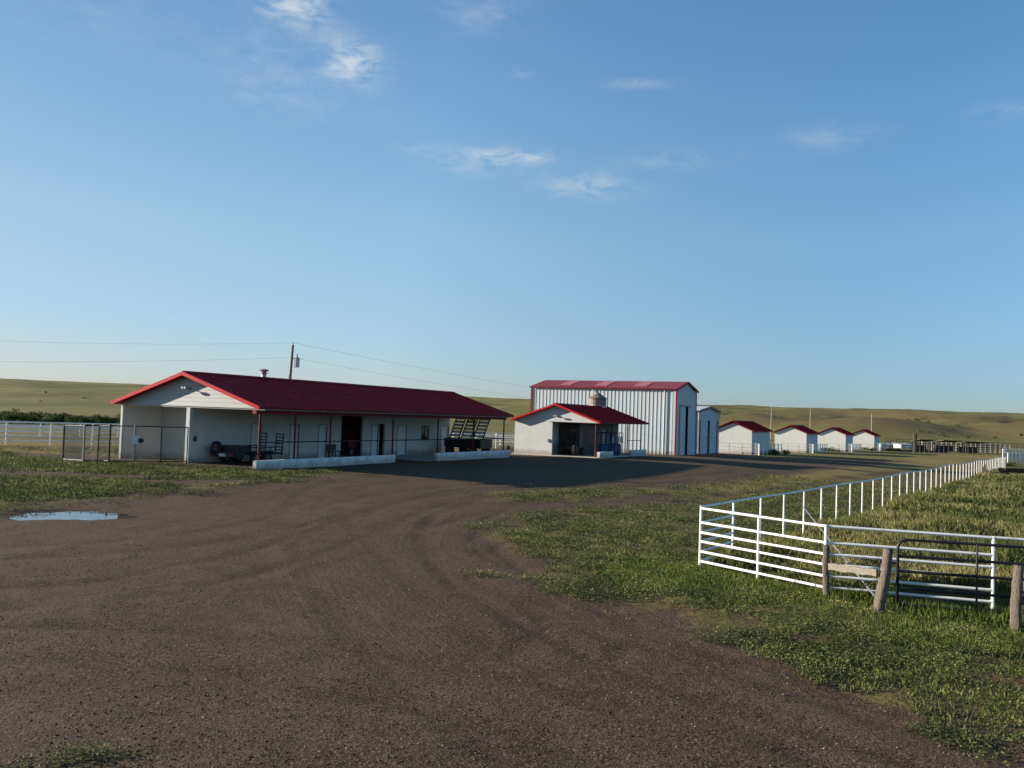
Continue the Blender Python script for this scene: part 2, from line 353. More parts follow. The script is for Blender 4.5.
gz -= .38*sstep(-.05, .3, sdist(gx, gy, PITP))
# little relief: bumps near, puddle basin
gz += .006*np.sin(gx*1.7+.6*np.sin(gy*.9))*np.sin(gy*1.3+gx*.4)*sstep(60, 30, RD.ravel())
near_noise = np.array([mnoise.fractal(Vector((a*.8, b*.8, 0)), 1.0, 2.0, 5) if c < 75 else 0. for a, b, c in zip(gx, gy, RD.ravel())])
gz += near_noise*.014
zpud = hz(PUD.x, PUD.y)
pr = puddle_r(gx, gy); kk = sstep(1.5, .8, pr)
gz = gz*(1-kk)+(zpud-.05)*kk
far_noise = np.array([mnoise.fractal(Vector((a*.012, b*.012, 3)), .9, 2.1, 6) if c > 230 else 0. for a, b, c in zip(gx, gy, RD.ravel())])
gz += far_noise*(1.0+2.0*sstep(40, 140, gx))*sstep(240, 420, RD.ravel())*sstep(1300, 800, RD.ravel())
G, D = masks(gx, gy)
nr, na = len(rad), len(az_list)
idx = np.arange(nr*na).reshape(nr, na)
a = idx[:-1, :-1].ravel(); b = idx[:-1, 1:].ravel(); c = idx[1:, 1:].ravel(); d = idx[1:, :-1].ravel()
quads = np.c_[a, d, c, b][:, ::-1]
w0 = idx[:-1, -1]; w1 = idx[:-1, 0]; w2 = idx[1:, 0]; w3 = idx[1:, -1]
def np_mesh(name, verts, faces, mats, smooth=False):
    me = bpy.data.meshes.new(name); k = faces.shape[1]
    me.vertices.add(len(verts)); me.vertices.foreach_set('co', np.asarray(verts, np.float32).ravel())
    me.loops.add(faces.size); me.loops.foreach_set('vertex_index', faces.ravel().astype(np.int32))
    me.polygons.add(len(faces)); me.polygons.foreach_set('loop_start', np.arange(0, faces.size, k, dtype=np.int32)); me.polygons.foreach_set('loop_total', np.full(len(faces), k, np.int32))
    if smooth: me.polygons.foreach_set('use_smooth', np.ones(len(faces), bool))
    me.update(calc_edges=True); me.validate()
    for m in mats: me.materials.append(m)
    o = bpy.data.objects.new(name, me); col.objects.link(o); return o
ground_m = bpy.data.materials.new('ground_gravel_and_prairie'); ground_m.use_nodes = True
ground = np_mesh('ground', np.c_[gx, gy, gz], quads, [ground_m], True); tag(ground, kind='structure')
# make normals point up
me = ground.data
if me.polygons[na*50+300].normal.z < 0: me.flip_normals()
for nm, arr in (('grass', G), ('dry', D)):
    at = me.attributes.new(nm, 'FLOAT', 'POINT'); at.data.foreach_set('value', np.clip(arr, -5, 5).astype(np.float32))
at = me.attributes.new('rise', 'FLOAT', 'POINT'); at.data.foreach_set('value', (mnd/9).astype(np.float32))
at = me.attributes.new('path_distance', 'FLOAT', 'POINT'); at.data.foreach_set('value', pdist.astype(np.float32))
at = me.attributes.new('rut', 'FLOAT', 'POINT'); at.data.foreach_set('value', rut.astype(np.float32))
at = me.attributes.new('wet', 'FLOAT', 'POINT'); at.data.foreach_set('value', pr.astype(np.float32))

nt = ground_m.node_tree; L = nt.links; N = nt.nodes; bs = N['Principled BSDF']
bs.inputs['Roughness'].default_value = .95; bs.inputs['Specular IOR Level'].default_value = .12
pos = N.new('ShaderNodeNewGeometry').outputs['Position']
def noise(scale, detail=5, rough=.6, dist=0, stretch=None, rot=0):
    n = N.new('ShaderNodeTexNoise'); n.inputs['Scale'].default_value = scale; n.inputs['Detail'].default_value = detail; n.inputs['Roughness'].default_value = rough; n.inputs['Distortion'].default_value = dist
    if stretch:
        mp = N.new('ShaderNodeMapping'); mp.inputs['Scale'].default_value = stretch; mp.inputs['Rotation'].default_value = (0, 0, rot); L.new(pos, mp.inputs[0]); L.new(mp.outputs[0], n.inputs[0])
    else: L.new(pos, n.inputs[0])
    return n.outputs[0]
def gm(op, a, b=None, c=None, clamp=False):
    n = N.new('ShaderNodeMath'); n.operation = op; n.use_clamp = clamp
    for i, v in enumerate((a, b, c)):
        if v is None: continue
        if isinstance(v, (int, float)): n.inputs[i].default_value = v
        else: L.new(v, n.inputs[i])
    return n.outputs[0]
def ramp(x, stops):
    r = N.new('ShaderNodeValToRGB'); L.new(x, r.inputs[0]); e = r.color_ramp.elements
    while len(e) < len(stops): e.new(.5)
    for q, (p, c) in zip(e, stops): q.position = p; q.color = (*c, 1) if isinstance(c, tuple) else (c, c, c, 1)
    return r.outputs[0]
def mixc(f, a, b, mode='MIX'):
    n = N.new('ShaderNodeMix'); n.data_type = 'RGBA'; n.blend_type = mode
    for s, v in ((0, f), (6, a), (7, b)):
        if isinstance(v, (int, float)): n.inputs[s].default_value = v
        elif isinstance(v, tuple): n.inputs[s].default_value = (*v, 1)
        else: L.new(v, n.inputs[s])
    return n.outputs[2]
def attr(nm):
    n = N.new('ShaderNodeAttribute'); n.attribute_name = nm; return n.outputs['Fac']
n_big = noise(.12, 4, .55); n_mid = noise(.7, 6, .6, .6); n_fine = noise(9, 6, .7); n_grit = noise(38, 3, .7)
# worn vehicle arcs: distorted wave around the turning circle
mpv = N.new('ShaderNodeMapping'); mpv.inputs['Location'].default_value = (14, -16, 0); L.new(pos, mpv.inputs[0])
wv = N.new('ShaderNodeTexWave'); wv.wave_type = 'RINGS'; wv.rings_direction = 'Z'; wv.inputs['Scale'].default_value = .16; wv.inputs['Distortion'].default_value = 4.5; wv.inputs['Detail'].default_value = 4; wv.inputs['Detail Scale'].default_value = .5
L.new(mpv.outputs[0], wv.inputs[0])
mpv2 = N.new('ShaderNodeMapping'); mpv2.inputs['Rotation'].default_value = (0, 0, R(-62)); L.new(pos, mpv2.inputs[0])
wv2 = N.new('ShaderNodeTexWave'); wv2.inputs['Scale'].default_value = .33; wv2.inputs['Distortion'].default_value = 7; wv2.inputs['Detail'].default_value = 4; wv2.inputs['Detail Scale'].default_value = .3
L.new(mpv2.outputs[0], wv2.inputs[0])
tracks = gm('MULTIPLY', wv.outputs['Fac'], wv2.outputs['Fac'])
n_streak = noise(.9, 6, .65, .3, (1, .16, 1), R(-28))
soil = ramp(n_mid, [(.25, (.060, .042, .028)), (.5, (.078, .058, .041)), (.78, (.100, .077, .056))])
soil = mixc(gm('MULTIPLY', ramp(tracks, [(.25, 0.), (.6, 1.)]), .3), soil, (.042, .027, .017))
cmb = N.new('ShaderNodeCombineXYZ'); L.new(gm('MULTIPLY', attr('path_distance'), 3.2), cmb.inputs[0]); L.new(noise(.25, 2, .5), cmb.inputs[1])
sn = N.new('ShaderNodeTexNoise'); sn.inputs['Scale'].default_value = 1.0; sn.inputs['Detail'].default_value = 5; sn.inputs['Roughness'].default_value = .75; L.new(cmb.outputs[0], sn.inputs[0])
streak = sn.outputs[0]; sfade = gm('SUBTRACT', 1.35, gm('MULTIPLY', attr('path_distance'), .35), clamp=True)
soil = mixc(gm('MULTIPLY', ramp(streak, [(.48, 0.), (.64, .75)]), sfade), soil, (.052, .034, .021))
soil = mixc(gm('MULTIPLY', ramp(streak, [(.34, .6), (.46, 0.)]), sfade), soil, (.112, .090, .070))
soil = mixc(gm('MULTIPLY', attr('rut'), .8), soil, (.036, .022, .013))
soil = mixc(ramp(n_streak, [(.45, 0.), (.7, .55)]), soil, (.110, .088, .066))
soil = mixc(ramp(n_big, [(.42, 0.), (.62, .45)]), soil, (.068, .045, .030))
vo = N.new('ShaderNodeTexVoronoi'); vo.inputs['Scale'].default_value = 34; L.new(pos, vo.inputs[0])
vo2 = N.new('ShaderNodeTexVoronoi'); vo2.inputs['Scale'].default_value = 75; L.new(pos, vo2.inputs[0])
sep = N.new('ShaderNodeSeparateColor'); L.new(vo.outputs['Color'], sep.inputs[0])
sep2 = N.new('ShaderNodeSeparateColor'); L.new(vo2.outputs['Color'], sep2.inputs[0])
soil = mixc(ramp(sep.outputs[0], [(.62, 0.), (1, .5)]), soil, (.19, .155, .12))
soil = mixc(ramp(sep.outputs[1], [(.6, 0.), (1, .6)]), soil, (.026, .018, .012))
soil = mixc(ramp(sep2.outputs[0], [(.8, 0.), (1, .5)]), soil, (.21, .18, .145))
# green weeds
wn1 = noise(1.1, 7, .7, .4); wn2 = noise(.35, 5, .6)
green = ramp(noise(2.6, 6, .7), [(.28, (.060, .068, .026)), (.5, (.110, .115, .042)), (.74, (.185, .175, .075))])
green = mixc(ramp(wn2, [(.48, 0.), (.68, .75)]), green, (.19, .165, .075))
green = mixc(ramp(wn1, [(.46, 0.), (.58, .85)]), green, (.095, .070, .045))
dryc = ramp(noise(.5, 7, .7, .3), [(.25, (.12, .115, .048)), (.5, (.21, .18, .082)), (.75, (.30, .245, .125))])
dryc = mixc(ramp(noise(.035, 4, .6), [(.45, 0.), (.62, .7)]), dryc, (.125, .135, .052))
# far prairie colours
n_f1 = noise(.0065, 6, .62, .5, (1, .35, 1)); n_f2 = noise(.03, 7, .7, .2, (1, .4, 1)); n_f3 = noise(.14, 4, .7)
prairie = ramp(n_f1, [(.3, (.140, .150, .058)), (.5, (.195, .195, .082)), (.7, (.238, .215, .102))])
prairie = mixc(ramp(n_f2, [(.44, 0.), (.60, .8)]), prairie, (.105, .122, .042))
prairie = mixc(ramp(n_f3, [(.55, 0.), (.75, .35)]), prairie, (.10, .095, .045))
# browner, rockier ground where the land is steep and on the breaks to the right
sx = N.new('ShaderNodeSeparateXYZ'); L.new(pos, sx.inputs[0])
nrm = N.new('ShaderNodeSeparateXYZ'); L.new(N.new('ShaderNodeNewGeometry').outputs['Normal'], nrm.inputs[0])
steep = ramp(nrm.outputs[2], [(.955, 1.), (.995, 0.)])
right = gm('MULTIPLY', gm('SUBTRACT', sx.outputs[0], 90), 1/120, clamp=True)
prairie = mixc(gm('MULTIPLY', right, ramp(noise(.012, 5, .65, .4), [(.35, .15), (.6, .85)])), prairie, (.150, .130, .066))
prairie = mixc(gm('MULTIPLY', ramp(attr('rise'), [(.12, 0.), (.5, .8)]), ramp(noise(.03, 6, .7, .4), [(.3, .5), (.6, 1.)])), prairie, (.115, .088, .052))
prairie = mixc(gm('MULTIPLY', steep, gm('MULTIPLY', right, .85)), prairie, (.075, .060, .042))
ln = N.new('ShaderNodeVectorMath'); ln.operation = 'LENGTH'; L.new(pos, ln.inputs[0]); dist = ln.outputs['Value']
edge_n = gm('ADD', gm('MULTIPLY', gm('SUBTRACT', noise(.9, 7, .72, .3), .5), 4.2), gm('MULTIPLY', gm('SUBTRACT', noise(.22, 3, .5), .5), 2.4))
gf = gm('MULTIPLY_ADD', gm('ADD', attr('grass'), edge_n), .9, .35, clamp=True)
df = gm('MULTIPLY_ADD', gm('ADD', attr('dry'), edge_n), .5, .4, clamp=True)
veg = mixc(df, green, dryc)
colr = mixc(gf, soil, veg)
ff = ramp(gm('MULTIPLY', dist, 1/400), [(.45, 0.), (.72, 1.)])
colr = mixc(ff, colr, prairie)
wetf = ramp(attr('wet'), [(1.05, 1.), (1.75, 0.)]) if False else gm('SUBTRACT', 1.9, attr('wet'), clamp=True)
colr = mixc(gm('MULTIPLY', wetf, .6), colr, (.045, .034, .028))
colr = mixc(1., colr, (.97, .865, .70), 'MULTIPLY')
L.new(colr, bs.inputs['Base Color'])
bp = N.new('ShaderNodeBump'); bp.inputs['Strength'].default_value = .9; bp.inputs['Distance'].default_value = .03
hh = gm('ADD', gm('MULTIPLY', n_fine, .5), gm('ADD', gm('MULTIPLY', n_grit, .55), gm('MULTIPLY', vo.outputs['Distance'], -.22)))
hh = gm('ADD', hh, gm('MULTIPLY', tracks, -.6))
hh = gm('ADD', hh, gm('MULTIPLY', n_mid, .5)); hh = gm('ADD', hh, gm('MULTIPLY', gm('MULTIPLY', streak, sfade), -1.2))
hh = gm('ADD', hh, gm('MULTIPLY', gm('MULTIPLY', gf, noise(4, 5, .75)), 5.))
L.new(hh, bp.inputs['Height']); L.new(bp.outputs[0], bs.inputs['Normal'])

# puddle
wm = bpy.data.materials.new('still_water'); wm.use_nodes = True; wb = wm.node_tree.nodes['Principled BSDF']
wb.inputs['Base Color'].default_value = (.03, .028, .022, 1); wb.inputs['Roughness'].default_value = .03; wb.inputs['IOR'].default_value = 1.33; wb.inputs['Specular IOR Level'].default_value = .8
ang = np.linspace(0, 2*np.pi, 120, endpoint=False)
pv = []
for t in ang:
    e = 1+.16*math.sin(t*2+.6)+.12*math.sin(t*3+2)+.07*math.sin(t*5)+.05*math.sin(t*9+1)+.03*math.sin(t*15)
    # invert the elliptical radius
    lo = 1.12*e/math.hypot(math.cos(t)/1.26, math.sin(t)/.98); pv.append((PUD.x+math.cos(t)*lo, PUD.y+math.sin(t)*lo, zpud-.028))
mb = MB(); mb.add(pv, [tuple(range(len(pv)))]); w = mb.build('puddle', wm); tag(w, kind='structure')

# ------------------------------------------------------------------ building helpers
def site(X, Y, z, yaw, name, label, cat, group=None):
    return empty(name, (X, Y, z+CAMZ), R(90-yaw), label, cat, group)
def u_of(px, X, Y, yaw, v):
    """u coordinate on the plane v=const of a building that appears at column px (horizon row approx)"""
    s, c = math.sin(R(yaw)), math.cos(R(yaw))
    # camera column accounts for roll: iterate with a point 1.8 m below the eye
    lo, hi = -40., 80.
    def col_of(u):
        x, y, z = X+u*s-v*c, Y+u*c+v*s, -1.8
        d = y*cp+z*sp; up = -y*sp+z*cp
        return 512+F*x/d*cr+F*up/d*sr
    for _ in range(60):
        mid = (lo+hi)/2
        if col_of(mid) < px: lo = mid
        else: hi = mid
    return (lo+hi)/2
def wall_with_holes(mb, axis, fixed, t, a0, a1, z0, z1, holes):
    """wall slab in the plane axis=fixed..fixed+t, along the other axis a0..a1, rectangular holes (a,b,c,d)"""
    xs = sorted({a0, a1, *[h[0] for h in holes], *[h[1] for h in holes]}); zs = sorted({z0, z1, *[h[2] for h in holes], *[h[3] for h in holes]})
    for i in range(len(xs)-1):
        # merge vertically where no hole
        run = None
        for j in range(len(zs)):
            solid = j < len(zs)-1 and not any(h[0] < (xs[i]+xs[i+1])/2 < h[1] and h[2] < (zs[j]+zs[j+1])/2 < h[3] for h in holes)
            if solid and run is None: run = zs[j]
            if not solid and run is not None:
                if axis == 'y': mb.box(xs[i], xs[i+1], fixed, fixed+t, run, zs[j])
                else: mb.box(fixed, fixed+t, xs[i], xs[i+1], run, zs[j])
                run = None
    return mb
def ribbed(mb, p0, d, n, length, z0, ztop, pitch=.3, depth=.04, rib=.09):
    """vertical ribbed sheet from p0 along unit d, outward normal n; ztop(s) gives top height"""
    p0, d, n = Vector(p0), Vector(d), Vector(n); prof = []
    s = 0.
    while s < length-1e-3:
        prof += [(s, 0), (min(s+pitch-rib*1.6, length), 0), (min(s+pitch-rib*1.3, length), depth), (min(s+pitch-rib*.3, length), depth)]; s += pitch
    prof.append((length, 0))
    for (s0, h0), (s1, h1) in zip(prof, prof[1:]):
        if s1-s0 < 1e-4: continue
        a = p0+d*s0+n*h0; b = p0+d*s1+n*h1
        mb.add([(a.x, a.y, z0), (b.x, b.y, z0), (b.x, b.y, ztop(s1)), (a.x, a.y, ztop(s0))], [(0, 1, 2, 3)])
    return mb
def gable_roof(parent, L_, W_, he, hr, mat_r, t=.09, rib=.45, name='roof', lap=True, along='x'):
    """ridge along x, eaves at y=0 and y=W_"""
    mb = MB()
    for sgn in (0, 1):
        y0 = 0 if sgn == 0 else W_; ym = W_/2
        P = lambda x, f, dz: (x, y0+(ym-y0)*f, he+hr*f+dz)
        mb.prism([P(0, 0, -t), P(0, 1, -t), P(0, 1, 0), P(0, 0, 0)], (L_, 0, 0))
        x = rib
        while x < L_-.1:
            mb.prism([P(x, .0, .002), P(x, 1, .002), P(x, 1, .035), P(x, .0, .035)], (.045, 0, 0)); x += rib
    o = mb.build(name, mat_r, parent)
    rc = MB(); rc.prism([(-.01, W_/2-.2, he+hr-.2*hr/(W_/2)+.037), (-.01, W_/2, he+hr+.04), (-.01, W_/2+.2, he+hr-.2*hr/(W_/2)+.037), (-.01, W_/2, he+hr+.075)], (L_+.02, 0, 0))
    c = rc.build('ridge_cap', mat_r, o)
    return o
def rake_trim(parent, xs, W_, he, hr, m, t=.15, w=.05, up=.03):
    for x in xs:
        for y0 in (0, W_):
            mb = MB(); mb.prism([(x, y0, he-t), (x, W_/2, he+hr-t), (x, W_/2, he+hr+up), (x, y0, he+up)], (w, 0, 0)); mb.build('rake_trim', m, parent)
def wheel(parent, c, r, w, axis, name='wheel'):
    """wheel with tyre and rim, axis 'x' or 'y'"""
    ax = Vector((1, 0, 0)) if axis == 'x' else Vector((0, 1, 0)); c = Vector(c)
    o = MB().tube([c-ax*w/2, c-ax*w*.38, c+ax*w*.38, c+ax*w/2], [r*.9, r, r, r*.9], 20).build(name, M['rubber'], parent)
    MB().tube([c-ax*w*.53, c+ax*w*.53], r*.55, 14).build('rim', M['chrome'], o); return o

# ------------------------------------------------------------------ long barn
B1 = dict(X=-11.76, Y=40.19, yaw=27.4); LB, WB, HE, HR = 25.9, 10.23, 3.0, 1.58
barn = site(B1['X'], B1['Y'], -2.99, B1['yaw'], 'barn', 'long white barn with dark red roof and deep open porch, nearest building', 'barn')
vb = 5.1
def ub(px, v=vb): return u_of(px, B1['X'], B1['Y'], B1['yaw'], v)
gable_roof(barn, LB, WB, HE, HR, M['roof'])
rake_trim(barn, (-.052, LB+.002), WB, HE, HR, M['trim'], t=.15)
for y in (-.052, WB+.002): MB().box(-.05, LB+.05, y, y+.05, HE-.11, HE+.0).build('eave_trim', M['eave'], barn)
MB().box(.30, LB-.2, .25, WB-.25, -.5, .0).build('slab', M['concrete'], barn)
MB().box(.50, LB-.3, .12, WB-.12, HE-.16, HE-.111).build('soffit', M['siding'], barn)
# gable ends: lap siding
for x0, sg in ((.47, -1), (LB-.30, 1)):
    mb = MB(); k = 0; z = HE-.06
    while z < HE+HR-.15:
        z2 = min(z+.2, HE+HR-.12)
        def yl(zz): return max(0, (zz-HE)/HR*WB/2)+.12
        a0, a1 = yl(z), WB-yl(z); b0, b1 = yl(z2), WB-yl(z2)
        xo = x0+(-.012 if sg < 0 else .012)
        mb.add([(xo, a0, z), (xo, a1, z), (x0+.0, b1, z2), (x0+.0, b0, z2)], [(0, 1, 2, 3)])
        mb.add([(xo, a0, z), (xo, a1, z), (x0, a1, z), (x0, a0, z)], [(0, 1, 2, 3)])
        z += .2
    mb.add([(x0+.02*(-sg), .15, HE-.06), (x0+.02*(-sg), WB-.15, HE-.06), (x0+.02*(-sg), WB/2, HE+HR-.12)], [(0, 1, 2)])
    mb.box(x0-.02, x0+.10, .14, WB-.14, HE-.10, HE-.03)
    mb.build('gable_siding', M['siding'], barn)
# walls
D = 3.0
wl = MB(); wl.box(.49, LB-.32, WB-.27, WB-.125, 0, HE-.165); wl.build('outer_wall', M['wall'], barn)
wb_ = MB(); wb_.box(D, D+.15, vb+.152, WB-.272, 0, HE-.165); wb_.build('bay_back_wall', M['wall'], barn)
wb_ = MB(); wb_.box(LB-.5, LB-.35, vb+.152, WB-.272, 0, HE-.165); wb_.build('end_wall', M['wall'], barn)
def U2(a, b): return ub(a), ub(b)
doors = [(250.5, 258), (289.5, 297), (318, 327), (371, 377.5), (397, 407), (440.5, 448.5)]
holes = []
for a_, b_ in doors:
    u0, u1 = U2(a_, b_); holes.append((u0, u0+max(.8, min(1.15, u1-u0)), .0, 2.08))
oa, ob_ = U2(341, 362.5); holes.append((oa, ob_, 0, 2.72))
pa = holes[3][1]+.1; holes.append((pa, pa+.62, 0, 2.15))
wa, wbb = U2(421.5, 428.5); holes.append((wa, wbb, 1.05, 2.0))
mw = wall_with_holes(MB(), 'y', vb, .15, .49, LB-.5, 0, HE-.165, holes); mw.build('porch_wall', M['wall'], barn)
for h in holes[:6]:
    d = MB(); d.box(h[0]+.05, h[1]-.05, vb+.05, vb+.09, .02, h[3]-.05); dd = d.build('door', M['door'], barn)
    f = MB(); f.box(h[0], h[0]+.048, vb-.02, vb+.13, 0, h[3]); f.box(h[1]-.048, h[1], vb-.02, vb+.13, 0, h[3]); f.box(h[0]+.05, h[1]-.05, vb-.02, vb+.13, h[3]-.048, h[3]); f.build('frame', M['doorframe'], dd)
    MB().tube([(h[1]-.14, vb+.02, 1.0), (h[1]-.26, vb+.02, 1.0)], .015).build('handle', M['chrome'], dd)
h = holes[8]
wd = MB().box(h[0]+.04, h[1]-.04, vb+.06, vb+.08, h[2]+.04, h[3]-.04).build('window', M['glass'], barn)
f = MB(); f.box(h[0]-.05, h[1]+.05, vb-.025, vb-.002, h[2]-.06, h[2]); f.box(h[0]-.05, h[1]+.05, vb-.025, vb-.002, h[3], h[3]+.06); f.box(h[0]-.05, h[0], vb-.025, vb-.002, h[2]+.002, h[3]-.002); f.box(h[1], h[1]+.05, vb-.025, vb-.002, h[2]+.002, h[3]-.002); f.build('frame', M['doorframe'], wd)
# rooms behind the openings
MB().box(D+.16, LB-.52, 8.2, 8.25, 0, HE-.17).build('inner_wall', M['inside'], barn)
# sliding barn door track
MB().box(oa-.9, ob_+.3, vb-.10, vb-.03, 2.74, 2.82).build('door_track', M['redpost'], barn)
# centre post and corner post
MB().box(.46, .70, vb-.10, vb+.148, 0, HE-.165).build('post', M['wall'], barn)
for px in (259, 294.5, 330, 392.5, 437.5, 473, 503.5):
    u = ub(px, .5); MB().tube([(u, .5, 0), (u, .5, HE-.165)], .05, 10).build('post', M['redpost'], barn)
MB().tube([(LB-.45, 3.0, 0), (LB-.45, 3.0, HE-.165)], .07, 10).build('post', M['redpost'], barn)
for z, a_, b_ in ((1.30, ub(259, .5), LB-.45), ):
    MB().tube([(a_, .44, z), (b_, .44, z)], .028, 8).build('rail', M['blackpipe'], barn)
MB().tube([(LB-.45, .5, 1.3), (LB-.45, 3.0, 1.3)], .028, 8).build('rail', M['blackpipe'], barn)
MB().box(.2, LB-.3, .36, .60, HE-.34, HE-.166).build('beam', M['redpost'], barn)
for a_, b_ in ((ub(254.5, .2), ub(393.5, .2)), (ub(435, .2), LB-.25)):
    MB().box(a_, b_, .02, .26, -.35, .47).build('kerb_wall', M['kerb'], barn, bevel=.02)
# gable flood lamp
lamp = MB(); lamp.box(.38, .455, WB/2-.07, WB/2+.07, HE+.75, HE+.86); lamp.tube([(.36, WB/2, HE+.8), (.12, WB/2-.0, HE+.84)], .025)
lo_ = lamp.build('floodlight', M['grey'], barn)
MB().box(.06, .16, WB/2+.04, WB/2+.15, HE+.76, HE+.87).build('lamp_head', M['grey'], lo_); MB().box(.06, .16, WB/2-.15, WB/2-.04, HE+.76, HE+.87).build('lamp_head', M['grey'], lo_)
MB().box(.85, 1.0, vb-.06, vb-.002, 1.15, 1.4).build('meter_box', M['black'], barn)
# roof vent
vu = ub(265, WB/2)
vz = HE+HR
v = MB(); v.tube([(vu, WB/2+.3, vz-.3), (vu, WB/2+.3, vz+.42)], .14, 14); v.tube([(vu, WB/2+.3, vz+.28), (vu, WB/2+.3, vz+.31)], .24, 14)
vo_ = v.build('roof_vent', M['galv'], barn, True)
MB().tube([(vu, WB/2+.3, vz+.40), (vu, WB/2+.3, vz+.46), (vu, WB/2+.3, vz+.52)], [.24, .28, .16], 14).build('vent_cap', M['galv'], vo_)

# trailer parked in the porch
z1 = -2.99
def b1pt(u, v, z=0):
    s, c = math.sin(R(B1['yaw'])), math.cos(R(B1['yaw']))
    return (B1['X']+u*s-v*c, B1['Y']+u*c+v*s, z1+z+CAMZ)
tr = empty('utility_trailer', b1pt(1.15, 2.85), R(90-B1['yaw']), 'black utility trailer with two raised ladder ramps, parked in the porch at the gable end', 'trailer')
MB().box(.5, 3.8, .1, 1.9, .52, .62).build('deck', M['black'], tr, bevel=.01)
fr = MB()
for y in (.1, 1.9): fr.tube([(.5, y, .9), (3.8, y, .9)], .03); [fr.tube([(x, y, .6), (x, y, .9)], .025) for x in (.55, 1.1, 2, 2.9, 3.75)]
fr.build('side_rail', M['black'], tr)
for x in (1.7, 2.5):
    for y in (-.02, 2.02): wheel(tr, (x, y, .34), .34, .2, 'y')
for y in (-.14, 1.9): MB().prism([(1.25, y, .55), (1.4, y, .74), (2.8, y, .74), (2.95, y, .55), (2.9, y, .55), (2.77, y, .71), (1.43, y, .71), (1.3, y, .55)], (0, .24, 0)).build('fender', M['black'], tr)
MB().box(.42, .6, .25, 1.75, .42, .66).build('tail_beam', M['black'], tr, bevel=.01)
MB().box(.40, .418, .75, 1.2, .44, .58).build('licence_plate', M['plate'], tr)
for y in (.3, 1.6): MB().box(.40, .418, y, y+.14, .46, .58).build('tail_light', M['redlens'], tr)
wheel(tr, (.52, 1.5, .86), .33, .2, 'x', 'spare_wheel')
MB().box(.65, 1.9, .45, 1.55, .62, .98).build('tool_box', M['black'], tr, bevel=.03)
for y0 in (.15, 1.35):
    rp = MB(); rp.tube([(3.82, y0, .45), (3.9, y0, 1.62)], .03); rp.tube([(3.82, y0+.5, .45), (3.9, y0+.5, 1.62)], .03)
    for k in range(7): z = .55+k*.17; rp.tube([(3.83+.07*k/7, y0, z), (3.83+.07*k/7, y0+.5, z)], .028)
    rp.build('ramp', M['black'], tr)
MB().tube([(3.8, 1.0, .5), (4.7, 1.0, .48)], .045).build('tongue', M['black'], tr)

# stock wagon with slatted panels at far end of porch
wg = empty('wagon', b1pt(LB-2.7, 1.15), R(90-B1['yaw']), 'dark wagon stacked with white slatted panels, at the far end of the long porch', 'wagon')
WL = 3.0
MB().box(0, 1.7, 0, WL, .55, .7).build('bed', M['black'], wg)
for x in (-.02, 1.7): MB().box(x, x+.02, 0, WL, .702, 1.2).build('side_board', M['black'], wg)
for y in (-.02, WL): MB().box(0, 1.7, y, y+.02, .702, 1.2).build('end_board', M['black'], wg)
for y in (.55, WL-.55):
    for x in (-.12, 1.82): wheel(wg, (x, y, .36), .36, .18, 'x')
for k in range(3):
    sp_ = MB(); y0 = .05+k*1.0; wd_ = .8
    L_pt = lambda y, f: (.25+.7*f, y-.30*f, .9+1.9*f)
    for q in (0, 1): sp_.tube([L_pt(y0+q*wd_, 0), L_pt(y0+q*wd_, 1)], .035, 6)
    for j in range(7):
        f_ = .1+j*.13; sp_.add([L_pt(y0, f_), L_pt(y0+wd_, f_), L_pt(y0+wd_, f_+.092), L_pt(y0, f_+.092)], [(0, 1, 2, 3)])
    spo = sp_.build('slatted_panel', M['whitepipe'], wg)
    fr_ = MB()
    for q in (0, 1): fr_.tube([tuple(np.array(L_pt(y0+q*wd_, 0))-(.03, 0, 0)), tuple(np.array(L_pt(y0+q*wd_, 1))-(.03, 0, 0))], .04, 6)
    fr_.build('frame', M['black'], spo)
# things in the porch doorway
cart = empty('hand_cart', b1pt(ub(352, 5.9), 5.9), R(90-B1['yaw']), 'dark red-brown cart standing in the wide doorway of the long barn', 'cart')
MB().box(-.7, .7, -.3, .5, .45, 1.1).build('tub', M['cart_red'], cart, bevel=.04)
for x in (-.5, .5): wheel(cart, (x, -.36, .3), .3, .1, 'y')
MB().tube([(.7, .1, .9), (1.1, .1, 1.1)], .03).build('handle', M['black'], cart)
seat = empty('bench', b1pt(ub(338, 4.5), 4.55), R(90-B1['yaw']), 'small dark bench against porch wall left of the wide doorway', 'bench')
MB().box(-.4, .35, 0, .4, .42, .48).build('seat', M['black'], seat); MB().box(-.4, .35, .36, .4, .5, .85).build('backrest', M['black'], seat)
for x in (-.36, .29):
    for y in (.02, .34): MB().box(x, x+.05, y, y+.04, 0, .42).build('leg', M['black'], seat)

# ------------------------------------------------------------------ feed shed (second barn)
B2 = dict(X=6.76, Y=65.05, yaw=27.3); L2, W2, H2, R2 = 11.6, 7.6, 2.7, 1.30
shed = site(B2['X'], B2['Y'], -2.97, B2['yaw'], 'shed', 'small white shed with red roof, sunlit blank wall and open corner bay', 'shed')
def b2pt(u, v, z=0):
    s, c = math.sin(R(B2['yaw'])), math.cos(R(B2['yaw'])); return (B2['X']+u*s-v*c, B2['Y']+u*c+v*s, -2.97+z+CAMZ)
gable_roof(shed, L2, W2, H2, R2, M['roof']); rake_trim(shed, (-.052, L2+.002), W2, H2, R2, M['trim'], t=.12)
for y in (-.052, W2+.002): MB().box(-.05, L2+.05, y, y+.05, H2-.10, H2+.0).build('eave_trim', M['eave'], shed)
MB().box(.1, L2-.1, .2, W2-.1, -.5, 0).build('slab', M['concrete'], shed)
v2 = 4.15
gw = MB(); gw.box(.44, .60, v2, W2-.16, 0, H2-.08)
